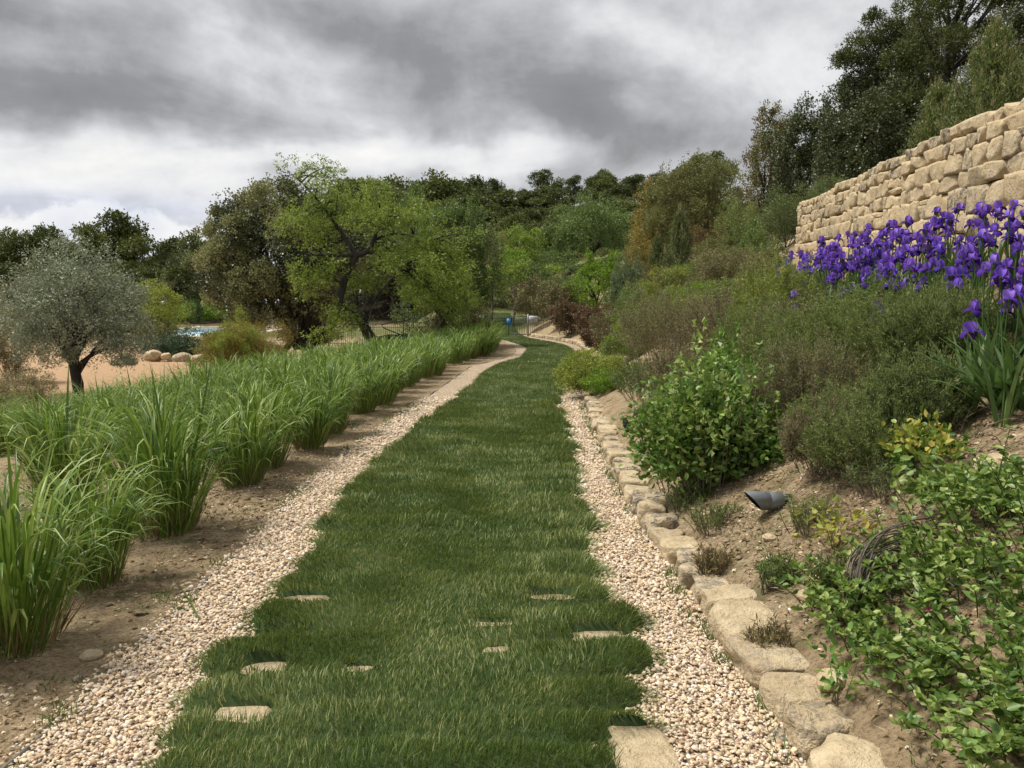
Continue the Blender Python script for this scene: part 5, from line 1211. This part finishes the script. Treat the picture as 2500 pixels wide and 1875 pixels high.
for row, (d, t0, n) in enumerate([(104, 478, 17), (96, 505, 16), (88, 540, 14), (79, 580, 13)]):
    for i in range(n):
        px = 830 + (i + fr.uniform(.1, .9)) * 900 / n; put_pine(px, d + fr.uniform(-3, 3), t0 - 14 + fr.uniform(-18, 18), 'dark pine inside the hillside wood, in the %s row below the crest' % ['top', 'second', 'third', 'lowest'][row], 'pines in the wood on the hillside', 1.5)
for row, (d, t0, n) in enumerate([(92, 605, 9), (86, 635, 9), (80, 680, 7)]):
    for i in range(n):
        px = -60 + (i + fr.uniform(.1, .9)) * 640 / n; put_pine(px, d + fr.uniform(-3, 3), t0 + fr.uniform(-15, 20), 'bushy pine in the wood behind the pool, %s' % ['in its upper row', 'in its middle row', 'in its low front row'][row], 'pines in the lower left wood', 1.35)
print('pines', npine)
shrub('undergrowth', 'dark undergrowth mass at the foot of the pine wood', 'undergrowth', 1200, 74, 690, 900, 'pine', L=.3, Wd=.2, nl=90, lobe=.12, cover=1.2, seed=110, depth=.12, trunk_r=.03)
shrub('undergrowth', 'dark undergrowth mass behind the pool on the left', 'undergrowth', 250, 84, 715, 760, 'pine', L=.3, Wd=.2, nl=80, lobe=.12, cover=1.2, seed=111, depth=.12, trunk_r=.03)

# ------------------------------------------------------------------ bank planting near the camera
fan('heath', 'large brown grey heath bush behind the honeysuckle', 'heath', 1640, 12.2, 735, 260, 'heath', n_st=560, L=.022, Wd=.008, per=90, depth=.9, seed=120, tip='rosemary', stem='twig')
fan('heath', 'second brown grey heath bush right of the large one', 'heath', 1775, 11.0, 742, 220, 'heath', n_st=420, L=.022, Wd=.008, per=90, seed=121, tip='heath')
fan('heath', 'low dark heath sprawling at the foot of the large brown bush', 'heath', 1600, 10.2, 880, 210, 'rosemary_dark', n_st=260, L=.02, Wd=.007, per=80, seed=122)
fan('asparagus_bush', 'yellow green feathery bush below the far end of the irises', 'feathery bush', 1888, 9.0, 655, 180, 'yellow', n_st=300, L=.035, Wd=.0055, per=110, seed=123, upw=.3, tip='rosemary')
fan('asparagus_bush', 'green leafy bush between the heath and the yellow green feathery bush', 'bush', 1835, 7.6, 830, 200, 'honey', n_st=90, L=.04, Wd=.025, per=34, seed=124, upw=.3)
shrub('bush', 'yellow green flowering low bush spilling onto the gravel at the right', 'bush', 1455, 13.9, 862, 175, 'yellow', L=.03, Wd=.018, nl=34, cover=1.6, seed=125, trunk_r=.01, tip='yellow', tipfrac=.6, low=-.95)
shrub('bush', 'fresh green part of the low bush next to the kerb end', 'bush', 1478, 13.0, 905, 110, 'bright', L=.03, Wd=.018, nl=28, cover=1.5, seed=126, trunk_r=.01, low=-.95)
shrub('bush', 'leafy low green plant between the red shrub and the heath', 'bush', 1530, 16.5, 815, 130, 'brown_oak', L=.035, Wd=.02, nl=28, cover=1.4, seed=127, trunk_r=.01, tip='bright', tipfrac=.4)
hs = shrub('honeysuckle_bush', 'dense green honeysuckle mound beside the kerb left of the spotlight', 'honeysuckle', 1735, 5.9, 935, 330, 'honey', L=.055, Wd=.032, nl=46, lobe=.32, cover=2.0, shape='oval', seed=130, trunk_r=.012, low=-.95, k=6, spread=1.5, tip='honey_light', tipfrac=.35, depth=.75, maxn=17000, limbs=24, trunk='twig')
shrub('honeysuckle_bush', 'upper green honeysuckle behind the dense mound, mixed with heath', 'honeysuckle', 1800, 6.9, 868, 260, 'honey', L=.045, Wd=.026, nl=34, lobe=.28, cover=1.5, shape='oval', seed=131, trunk_r=.012, k=6, depth=.7, maxn=8000, trunk='twig')
fan('rosemary_bush', 'green grey rosemary mass in the middle of the right bank', 'rosemary', 2105, 6.6, 760, 420, 'rosemary', n_st=620, L=.024, Wd=.0042, per=110, seed=140, depth=.55, tip='rosemary')
fan('rosemary_bush', 'brownish rosemary in front of the green grey mass', 'rosemary', 1990, 5.9, 850, 330, 'heath', n_st=420, L=.022, Wd=.004, per=90, seed=141, depth=.6, tip='rosemary')
fan('rosemary_bush', 'dark green rosemary directly under the near irises', 'rosemary', 2330, 5.4, 750, 330, 'rosemary_dark', n_st=560, L=.024, Wd=.004, per=110, seed=142, depth=.55, tip='rosemary', upw=.9)
fan('rosemary_bush', 'soft green rosemary lobe nearest the spotlight', 'rosemary', 2110, 5.0, 955, 330, 'rosemary', n_st=420, L=.022, Wd=.0036, per=100, seed=143, depth=.6, upw=.4)
fan('thyme_bush', 'upright grey green thyme at the right under the iris leaves', 'thyme', 2440, 5.0, 905, 150, 'feather', n_st=170, L=.02, Wd=.0036, per=70, seed=144, upw=1.0)
fan('green_herb', 'light green wild herbs among the lowest irises', 'herb', 2180, 7.4, 690, 330, 'green', n_st=260, L=.045, Wd=.012, per=40, seed=145, depth=.4)
fan('green_herb', 'brownish seed heads and herbs standing before the far irises', 'herb', 2010, 8.4, 720, 240, 'brown_oak', n_st=220, L=.035, Wd=.009, per=50, seed=146, depth=.4)
for i, (px, d, top, w_, mt, tp, lab) in enumerate([
    (1500, 21, 760, 110, 'photinia', None, 'dull green shrub just above the yellow green bush by the bend'), (1560, 19, 745, 120, 'brown_oak', 'bright', 'olive green shrub between the red shrub and the large heath'),
    (1545, 24, 715, 110, 'green', None, 'fresh green shrub right of the reddish photinia'), (1640, 18, 712, 140, 'heath', 'rosemary', 'brown tinged shrub above the large heath bush'), (1730, 15, 720, 170, 'rosemary', 'yellow', 'grey green shrub with yellow tips above the second heath bush'),
    (1850, 13, 640, 120, 'brown_oak', 'heath', 'olive brown shrub left of the first irises'), (1800, 14.5, 665, 120, 'rosemary', None, 'fine leaved grey green shrub below the dusky shrub'), (1560, 28, 690, 90, 'rosemary', None, 'grey shrub at the foot of the broom'),
    (1700, 24, 640, 130, 'green', 'bright', 'leafy green shrub under the rust coloured bush'), (1860, 20, 590, 120, 'rosemary_dark', None, 'dark fine leaved shrub in front of the wall corner'), (1510, 34, 700, 80, 'green', None, 'green shrub behind the dark red shrub')]):
    shrub('shrub', lab, 'shrub', px, d, top, w_, mt, L=.04, Wd=.022, nl=28, lobe=.34, cover=1.5, seed=200 + i, trunk_r=.02, tip=tp, tipfrac=.35, low=-.95)
for i, (px, d, top, w_, mt, lab) in enumerate([
    (1700, 9.0, 860, 230, 'heath', 'low brown heath between the honeysuckle and the large heath bush'), (1850, 8.2, 765, 200, 'rosemary', 'wispy green grey bush right of the second heath bush'), (1930, 7.2, 770, 230, 'rosemary', 'fine leaved green bush under the left irises'),
    (2230, 5.9, 720, 300, 'rosemary', 'tall wispy rosemary under the middle irises'), (2060, 4.9, 1010, 260, 'heath', 'low brown wispy growth between the honeysuckle mound and the yellowing sprig'), (2250, 4.7, 900, 260, 'rosemary_dark', 'dark rosemary skirt above the yellowing honeysuckle sprig'), (2480, 5.2, 830, 220, 'rosemary_dark', 'dark rosemary at the right frame edge behind the iris leaves')]):
    fan('rosemary_bush', lab, 'rosemary', px, d, top, w_, mt, n_st=380, L=.022, Wd=.004, per=90, seed=220 + i, depth=.7, tip='rosemary' if i % 2 else 'heath', upw=.5)
fan('honeysuckle_bush', 'long pale honeysuckle shoots sprouting out of the dense mound', 'honeysuckle', 1735, 5.8, 890, 330, 'honey_light', n_st=70, L=.040, Wd=.024, per=22, seed=260, upw=.3, depth=.8, start=.55)
fan('rosemary_bush', 'soft green rosemary skirt hanging over the soil right of the honeysuckle mound', 'rosemary', 2150, 4.55, 1010, 330, 'rosemary', n_st=300, L=.022, Wd=.0036, per=90, seed=270, depth=.6, upw=.4, tip='rosemary_dark')
shrub('honeysuckle_bush', 'low left flank of honeysuckle leaning on the kerb stones', 'honeysuckle', 1660, 6.6, 1040, 130, 'honey', L=.05, Wd=.03, nl=20, lobe=.36, cover=1.4, shape='oval', seed=271, trunk_r=.012, k=6, maxn=2500, trunk='twig', low=-.95, spread=1.5)
shrub('honeysuckle_bush', 'low right flank of the honeysuckle mound towards the spotlight', 'honeysuckle', 1880, 5.7, 1060, 190, 'honey', L=.05, Wd=.03, nl=20, lobe=.36, cover=1.4, shape='oval', seed=272, trunk_r=.012, k=6, maxn=3000, trunk='twig', low=-.95, spread=1.5)
for i, (px, d, top, w_, mt, lab) in enumerate([
    (1760, 5.0, 1270, 150, 'weed', 'loose green weeds under the honeysuckle mound'), (2000, 4.3, 1230, 170, 'rosemary', 'wispy herb right of the spotlight'), (1920, 3.9, 1370, 120, 'weed', 'thin weeds on the soil below the spotlight'),
    (1760, 4.4, 1395, 110, 'straw', 'tuft of dry grass just behind the grey kerb stones'), (2080, 3.6, 1400, 150, 'weed', 'low weeds at the foot of the cane bundle'), (1900, 3.4, 1540, 120, 'straw', 'dry grass tuft behind the large cream kerb stones'),
    (1620, 8.6, 1030, 120, 'weed', 'fresh grass tuft beside the black spotlight'), (2200, 4.2, 1180, 220, 'rosemary_dark', 'dark sprawling herb below the yellowing sprig'), (1690, 5.6, 1240, 120, 'weed', 'fresh weeds between kerb and honeysuckle mound')]):
    fan('herb_tuft', lab, 'weeds', px, d, top, w_, mt, n_st=60, L=.030, Wd=.0045, per=26, seed=400 + i, upw=.5, depth=.8)
# yellowing honeysuckle sprigs
shrub('honeysuckle_sprig', 'yellowing honeysuckle sprig with curled leaves under the rosemary', 'honeysuckle', 2265, 4.3, 1040, 150, 'honey', L=.048, Wd=.030, nl=16, lobe=.4, cover=.55, shape='oval', seed=150, trunk_r=.012, k=4, tip='yellowleaf', tipfrac=.7, trunk='twig', limbs=10)
shrub('honeysuckle_sprig', 'low sprig with yellow leaves right of the spotlight', 'honeysuckle', 2060, 3.95, 1235, 130, 'yellowleaf', L=.045, Wd=.027, nl=9, lobe=.4, cover=.25, shape='oval', seed=151, trunk_r=.012, k=3, trunk='twig', limbs=9)
shrub('honeysuckle_sprig', 'small green seedling on the soil above the nearest kerb stones', 'honeysuckle', 2085, 2.85, 1530, 110, 'honey', L=.036, Wd=.022, nl=6, lobe=.5, cover=.3, shape='oval', seed=152, trunk_r=.01, k=3, trunk='twig', limbs=6)

# foreground honeysuckle with pickable leaves
def front_honeysuckle():
    r = np.random.default_rng(160)
    x0, d0 = 1.72, 2.72
    root = empty('honeysuckle_bush', (x0, d0, h1(x0, d0)), 'broad leaved honeysuckle filling the bottom right corner with pale round leaves', 'honeysuckle')
    o = np.array(root.location); nst = 640; Ps, Ds, Ls, St = [], [], [], []
    for i in range(nst):
        u = r.uniform(-1, 1); v = r.uniform(-1, 1)
        gx = x0 + 0.62 * u + 0.12; gy = d0 + 0.85 * v
        if gx < float(GR(gy)) + 0.36: gx = float(GR(gy)) + 0.36 + r.random() * .25
        b = np.array([gx, gy, h1(gx, gy) - 0.01]) - o
        hgt = r.uniform(.06, .34) * (0.55 + 0.75 * sst(np.array(u), -.8, .8)); a = r.uniform(0, 6.28)
        e = b + np.array([math.cos(a) * .14 - .04, math.sin(a) * .14 - .03, hgt]); m = (b + e) / 2 + np.array([0, 0, .05]); pts = bez(b, m, e, 8); St.append((pts, np.linspace(.0028, .0014, 8)))
        for k in range(3, 8):
            ax = r.uniform(0, 3.14)
            for sg in (0, math.pi):
                dv = np.array([math.cos(ax + sg + k * 1.5), math.sin(ax + sg + k * 1.5), r.uniform(.25, .9)])
                Ps.append(pts[k]); Ds.append(dv); Ls.append(.046 * (1.15 - .06 * k) * r.uniform(.8, 1.3))
        for q in range(3): Ps.append(pts[7]); Ds.append(np.array([r.normal(0, .6), r.normal(0, .6), .8])); Ls.append(.03)
    P, D, Ls = np.array(Ps), np.array(Ds), np.array(Ls)
    Wp = P + o; dist = np.hypot(Wp[:, 0], Wp[:, 1]); u_ = 1250 + F * Wp[:, 0] / Wp[:, 1]
    ok = (u_ < 2480) & (Wp[:, 1] > 2.0); score = np.where(ok, dist - Wp[:, 2] * 2.2, 99); top = np.argsort(score)[:290]
    rest = np.setdiff1d(np.arange(len(P)), top)
    V, Q, R = leaves(P[rest], D[rest], Ls[rest], Ls[rest] * .60, 'oval', flat=.25, r=r)
    tag(obj('leaves', mesh_np('leaves', V, Q, None, [M['honey_light']], R), root), kind='stuff')
    lm = []
    for j in range(10):
        V, Q, R = leaves(np.zeros((1, 3)), np.array([[1, 0, .0]]), 1.0, .62 + .05 * (j % 3), 'oval', flat=1.0, r=r); lm.append(mesh_np('leaf', V, Q, None, [M['honey_light']], np.full(2, (j + .5) / 10)))
    for t_, i in enumerate(top):
        l = obj('leaf', lm[t_ % 10], root, tuple(P[i])); l.scale = (Ls[i],) * 3
        l.rotation_euler = (r.normal(0, .35), -math.asin(max(-.9, min(.9, D[i][2] / np.linalg.norm(D[i])))) * .8, math.atan2(D[i][1], D[i][0]))
    obj('stems', mesh_np('stems', *tubes(St, 4), None, [M['weed']], np.full(len(St) * 7 * 4 + len(St), .3)), root)
    fl = []
    for c in ((2265, 1485), (2400, 1745), (2460, 1760)):
        d = 2.75; p = P3(*c, d) - o; n = 14; fl.append(leaves(p + r.normal(0, .006, (n, 3)), r.normal(0, 1, (n, 3)) + [0, 0, .6], .018, .006, r=r))
    V, Q, R = join(fl); obj('flower_heads', mesh_np('flower_heads', V, Q, None, [M['crimson']], R), root)
M['crimson'] = leafmat('crimson_flower', [(.20, .02, .06), (.32, .04, .12), (.38, .12, .16)], .2, .6)
front_honeysuckle()
shrub('honeysuckle_bush', 'green honeysuckle patch behind the foreground one at the right frame edge', 'honeysuckle', 2420, 3.7, 1230, 360, 'honey_light', L=.050, Wd=.030, nl=36, lobe=.3, cover=1.9, shape='oval', seed=161, trunk_r=.012, k=5, depth=.8, maxn=6500, trunk='twig')
shrub('honeysuckle_sprig', 'young green sprig on the bare soil right of the cane bundle', 'honeysuckle', 2340, 3.3, 1400, 130, 'honey_light', L=.046, Wd=.027, nl=10, lobe=.4, cover=.7, shape='oval', seed=162, trunk_r=.012, k=5, trunk='twig')

# bundle of dry canes arching on the bank
def canes():
    r = np.random.default_rng(170); d = 3.35
    b = P3(2090, 1495, d); b[2] = h1(b[0], b[1]); root = empty('cane_bundle', tuple(b), 'arching bundle of dry grey brown canes tied on the bank left of the honeysuckle', 'cane bundle')
    ctrl = [np.array([0, 0, -.02]), P3(2092, 1420, d) - b, P3(2130, 1350, d + .1) - b, P3(2230, 1325, d + .3) - b, P3(2330, 1345, d + .5) - b]
    for i in range(34):
        j = r.normal(0, .016, 3); pts = [c + j * (1 + .7 * q) + r.normal(0, .006, 3) for q, c in enumerate(ctrl)]; n = r.integers(14, 22)
        o = obj('cane', mesh_np('cane', *tubes([(spline(pts, n), np.linspace(.0045, .0022, n))], 5), None, [M['bark_grey' if i % 3 else 'twig']], smooth=True), root)
canes()
def twigs():
    r = np.random.default_rng(171); T = []
    for i in range(260):
        x = r.uniform(1.5, 3.2); y = r.uniform(3.0, 5.2)
        if x < 1.4 + (y - 3) * .25: continue
        a = r.uniform(0, 6.28); l = r.uniform(.12, .5); e = (x + math.cos(a) * l, y + math.sin(a) * l)
        s = np.array([x, y, h1(x, y) + .005]); f = np.array([e[0], e[1], h1(*e) + r.uniform(0, .12)]); T.append((bez(s, (s + f) / 2 + [r.normal(0, .04), r.normal(0, .04), r.uniform(.0, .14)], f, 7), np.linspace(.0028, .0010, 7)))
    return mesh_np('dry_twigs', *tubes(T, 4), None, [M['twig']])
tag(obj('dry_twigs', twigs()), 'tangle of dry thin twigs lying over the bank soil under the rosemary', 'twigs', kind='stuff')
def drygrass():
    n = 7000; y = rng.uniform(2.4, 6.5, n); x = GR(y) + rng.uniform(.3, 1.9, n); k = fbm(x * 2.4, y * 2.4, 3) > .48; x, y = x[k], y[k]
    P = np.stack([x, y, H(x, y)], 1); D = rng.normal(size=P.shape) * [.8, .8, .2] + [0, 0, .35]
    return leaves(P, D, .05, .0035)
V, Q, R = drygrass(); tag(obj('dry_grass', mesh_np('dry_grass', V, Q, None, [M['straw']], R)), 'sparse straw coloured grass on the soil behind the kerb stones', 'dry grass', kind='stuff')

# ------------------------------------------------------------------ irises
def petal(w_, l, curl, cup, n=5, m=4):
    """petal surface along +x; curl bends it in xz"""
    t = np.linspace(0, 1, n); s = np.linspace(-1, 1, m); prof = np.sin(np.pi * np.clip(t * .86 + .12, 0, 1)) ** .6
    a = curl[0] + (curl[1] - curl[0]) * t; dl = l / (n - 1); X = np.concatenate([[0], np.cumsum(np.cos(a[:-1]) * dl)]); Z = np.concatenate([[0], np.cumsum(np.sin(a[:-1]) * dl)])
    V = []
    for i in range(n):
        nx, nz = -math.sin(a[i]), math.cos(a[i])
        for q in s:
            k = cup * (q * q) * prof[i] * w_; V.append([X[i] + nx * k, q * w_ * prof[i] / 2, Z[i] + nz * k + .003 * math.sin(9 * q + i * 3)])
    i = (np.arange(n - 1)[:, None] * m + np.arange(m - 1)[None]).ravel()
    return np.array(V), np.stack([i, i + 1, i + m + 1, i + m], 1)
def rotz(V, a): c, s = math.cos(a), math.sin(a); return V @ np.array([[c, s, 0], [-s, c, 0], [0, 0, 1]])
def iris_set(seed):
    r = np.random.default_rng(seed)
    def ring(w_, l, curl, cup, r0, a0, z0):
        out = []
        for q in range(3):
            V, Q = petal(w_ * r.uniform(.9, 1.1), l * r.uniform(.88, 1.1), (curl[0] + r.normal(0, .1), curl[1] + r.normal(0, .2)), cup)
            V = V + [r0, 0, z0]; out.append((rotz(V, a0 + q * 2.094 + r.normal(0, .12)), Q, np.full(len(Q), r.random())))
        return join(out)
    U = ring(.056, .078, (1.25, 2.5), -.35, .010, .5, 0.0); D = ring(.068, .105, (.30, -2.0), -.20, .010, 1.55, -.005)
    up = mesh_np('standard_petals', U[0], U[1], None, [M['iris_up']], U[2], smooth=True); dn = mesh_np('falls', D[0], D[1], None, [M['iris_down']], D[2], smooth=True)
    return up, dn
IS = [iris_set(800 + i) for i in range(5)]
def iris_stalk(seed):
    r = np.random.default_rng(seed); p = spline([[0, 0, 0], [r.normal(0, .02), r.normal(0, .02), .3], [r.normal(0, .03), r.normal(0, .03), .6], [0, 0, .78]], 8)
    return mesh_np('stalk', *tubes([(p, np.linspace(.006, .004, 8)), (np.array([p[-1] - [0, 0, .06], p[-1] - [0, 0, .02], p[-1]]), np.array([.005, .011, .006]))], 5), None, [M['iris_leaf']], smooth=True)
def iris_leaves(seed, n=7, h=.5):
    r = np.random.default_rng(seed); Vs = []
    out = []; k = 0
    for i in range(n):
        a = r.uniform(0, 6.28); ln = h * r.uniform(.7, 1.15); lean = r.uniform(.05, .5); t = np.linspace(0, 1, 6); an = lean + t * t * r.uniform(0, .7)
        x = np.concatenate([[0], np.cumsum(np.sin(an[:-1]) * ln / 5)]); z = np.concatenate([[0], np.cumsum(np.cos(an[:-1]) * ln / 5)]); w_ = .030 * np.array([.7, 1, 1, .85, .55, .05]) / 2
        c = np.array([math.cos(a), math.sin(a), 0]); s = np.array([-c[1], c[0], 0]) if r.random() < .5 else np.array([.7, .7, 0]); P = c[None] * x[:, None] + np.array([0, 0, 1]) * z[:, None] + c * .02
        V = np.stack([P - s * w_[:, None], P + s * w_[:, None]], 1).reshape(-1, 3); q = np.arange(5) * 2; out.append((V, np.stack([q, q + 1, q + 3, q + 2], 1), np.full(5, r.random())))
    V, Q, R = join(out); return mesh_np('leaves', V, Q, None, [M['iris_leaf']], R, smooth=True)
IST = [iris_stalk(820 + i) for i in range(4)]; ILV = [iris_leaves(830 + i) for i in range(4)]
ir = random.Random(33); nI = 0
def iris(x, y, hh, label, group='purple irises on the bank under the wall', lv=True):
    global nI
    zb = h1(x, y) - .02; e = empty('iris', (x, y, zb), label, 'iris', group, ir.uniform(0, 6))
    st = obj('stalk', IST[nI % 4], e); st.scale = (1, 1, hh / .78)
    if lv: obj('leaves', ILV[nI % 4], e)
    for q in range(ir.choice((1, 1, 2))):
        off = (0, 0, hh) if q == 0 else (ir.uniform(-.05, .05), ir.uniform(-.05, .05), hh - ir.uniform(.09, .15)); s = ir.uniform(.62, .92)
        st2, dn = IS[(nI + q) % 5]
        b = obj('bloom', dn, e, off); b.scale = (s, s, s); b.rotation_euler = (ir.uniform(-.3, .3), ir.uniform(-.3, .3), ir.uniform(0, 6)); obj('upper_petals', st2, b)
    nI += 1
for i in range(260):
    t = ir.random() ** 1.15; y = 4.7 + (12.0 - 4.7) * t; xc = 3.25 + (4.05 - 3.25) * t; w_ = .95 - .35 * t
    x = xc + ir.uniform(-.35, 1) * w_
    if x > XW(y) - .3: x = XW(y) - .4
    zone = 'near right end' if y < 6.3 else ('middle' if y < 8.6 else 'far left end'); side = 'front' if x < xc + w_ * .33 else 'back, close to the wall'
    iris(x, y, ir.uniform(.46, .76), 'purple iris in the %s of the bloom band, %s' % (zone, 'at its front' if side == 'front' else 'towards the stone wall'), lv=(i % 2 == 0))
for (px, d, top, lab) in [(1938, 8.2, 715, 'lone purple iris hanging lowest at the far left end of the band'), (1922, 9.0, 692, 'purple iris just above the lone lowest one at the far left end'), (2062, 7.6, 712, 'purple iris half hidden in herbs below the middle of the band'), (2145, 6.2, 750, 'small purple iris low in the rosemary'),
                       (2240, 6.6, 700, 'purple iris peeking from the green below the band'), (2462, 4.3, 720, 'large purple iris lowest at the right frame edge'), (2380, 4.6, 745, 'pale faded iris low in the rosemary at the right'), (2400, 4.9, 650, 'large dark iris at the right just above the lowest one')]:
    x = xat(px, d); iris(x, d, max(.3, zat(top, d) - h1(x, d)), lab, None, d < 5)
print('iris', nI)
def iris_fan():
    r = np.random.default_rng(180); x, y = 2.80, 4.45; root = empty('iris_leaf_clump', (x, y, h1(x, y)), 'fan of broad dark green iris leaves at the right frame edge under the blooms', 'iris leaves'); 
    for i in range(46):
        a = math.pi + r.normal(0, 1.1) if i < 34 else r.uniform(0, 6.28); ln = r.uniform(.35, .62); lean = r.uniform(.3, 1.25); t = np.linspace(0, 1, 7); an = lean + t * t * r.uniform(0, .6)
        xx = np.concatenate([[0], np.cumsum(np.sin(an[:-1]) * ln / 6)]); zz = np.concatenate([[0], np.cumsum(np.cos(an[:-1]) * ln / 6)]); w_ = .036 * np.array([.7, 1, 1, .95, .8, .5, .04]) / 2
        c = np.array([math.cos(a), math.sin(a), 0]); tw = r.uniform(-.5, .9); s = nrm(np.array([-c[1], c[0], tw])); P = c[None] * xx[:, None] + np.array([0, 0, 1.]) * zz[:, None] + [r.normal(0, .06), r.normal(0, .1), 0]
        V = np.stack([P - s * w_[:, None], P + [0, 0, .004], P + s * w_[:, None]], 1).reshape(-1, 3); q = np.arange(6) * 3
        obj('leaf', mesh_np('leaf', V, np.concatenate([np.stack([q, q + 1, q + 4, q + 3], 1), np.stack([q + 1, q + 2, q + 5, q + 4], 1)]), None, [M['iris_leaf']], np.full(12, r.random() * .7), smooth=True), root)
iris_fan()

# ------------------------------------------------------------------ garden spotlights
def spotlight(px, py, d, label, s, rot, mat):
    x = xat(px, d, py); z = zat(py, d); z = h1(x, d) + 0.075 * s; root = empty('garden_spotlight', (x, d, z), label, 'spotlight'); root.scale = (s,) * 3; root.rotation_euler = rot
    an = np.linspace(0, 2 * np.pi, 28, endpoint=False); ca, sa = np.cos(an), np.sin(an)
    def ringv(xs_, rad, slant=0): return np.stack([xs_ + slant * sa, rad * ca, rad * sa], 1)
    # hood: slanted mouth on the left (-x), body to the right
    rings = [ringv(-.085, .046, -.046), ringv(-.075, .050, -.046), ringv(0.0, .0485), ringv(.002, .047), ringv(.004, .0485), ringv(.075, .045), ringv(.08, .040), ringv(.08, .0)]
    inner = [ringv(-.085, .046, -.046), ringv(-.02, .044), ringv(-.018, 0.0)]
    def loft(rg): 
        V = np.concatenate(rg); n = 28; Q = [np.stack([np.arange(n) + k * n, (np.arange(n) + 1) % n + k * n, (np.arange(n) + 1) % n + (k + 1) * n, np.arange(n) + (k + 1) * n], 1) for k in range(len(rg) - 1)]; return V, np.concatenate(Q)
    obj('hood', mesh_np('hood', *loft(rings), None, [M[mat]], smooth=True), root); obj('lens', mesh_np('lens', *loft(inner), None, [M['black']], smooth=True), root)
    fin = mesh_np('cooling_fin', *box(0, 0, 0, .055, .004, .026), None, [M[mat]])
    for i in range(12):
        a = i * math.pi / 6; f = obj('cooling_fin', fin, root, (.105, math.cos(a) * .026, math.sin(a) * .026)); f.rotation_euler = (a - math.pi / 2, 0, 0)
    obj('rear_cap', mesh_np('rear_cap', *loft([ringv(.08, .016), ringv(.135, .016), ringv(.137, 0)]), None, [M[mat]], smooth=True), root)
    obj('bracket', mesh_np('bracket', *boxes([(.075, 0, -.075, .03, .012, .10), (.075, 0, -.12, .045, .03, .02)]), None, [M['metal']]), root)
    obj('cable', mesh_np('cable', *tubes([(bez([.13, 0, 0], [.19, 0, .02], [.21, .02, -.06]), .004)], 6), None, [M['black']], smooth=True), root)
spotlight(1872, 1283, 4.75, 'grey metal spotlight with slanted hood and cooling fins on the bank soil', 1.15, (0, .05, .18), 'metal')
spotlight(1532, 1030, 9.0, 'small black spotlight tilted upward beside the far kerb stones', .8, (0, .9, -.9), 'black')

# remaining bits: fallen grass blade on the gravel, dry canes in the grass
p = P3(455, 1460, 4.2); p0 = np.array([*ground(425, 1425), .02]); p1 = np.array([*ground(488, 1525), .02])
m_ = tubes([(bez(p0, (p0 + p1) / 2 + [0, 0, .05], p1, 8), np.linspace(.002, .006, 8))], 4)
tag(obj('fallen_reed', mesh_np('fallen_reed', *m_, None, [M['reed']], np.full(len(m_[1]), .3)), None), 'single loose green grass blade lying across the left gravel', 'grass blade')
tot = sum(len(o.data.polygons) for o in bpy.data.objects if o.type == 'MESH'); print('faces drawn', tot, 'unique', sum(len(m.polygons) for m in bpy.data.meshes), 'objects', len(bpy.data.objects))
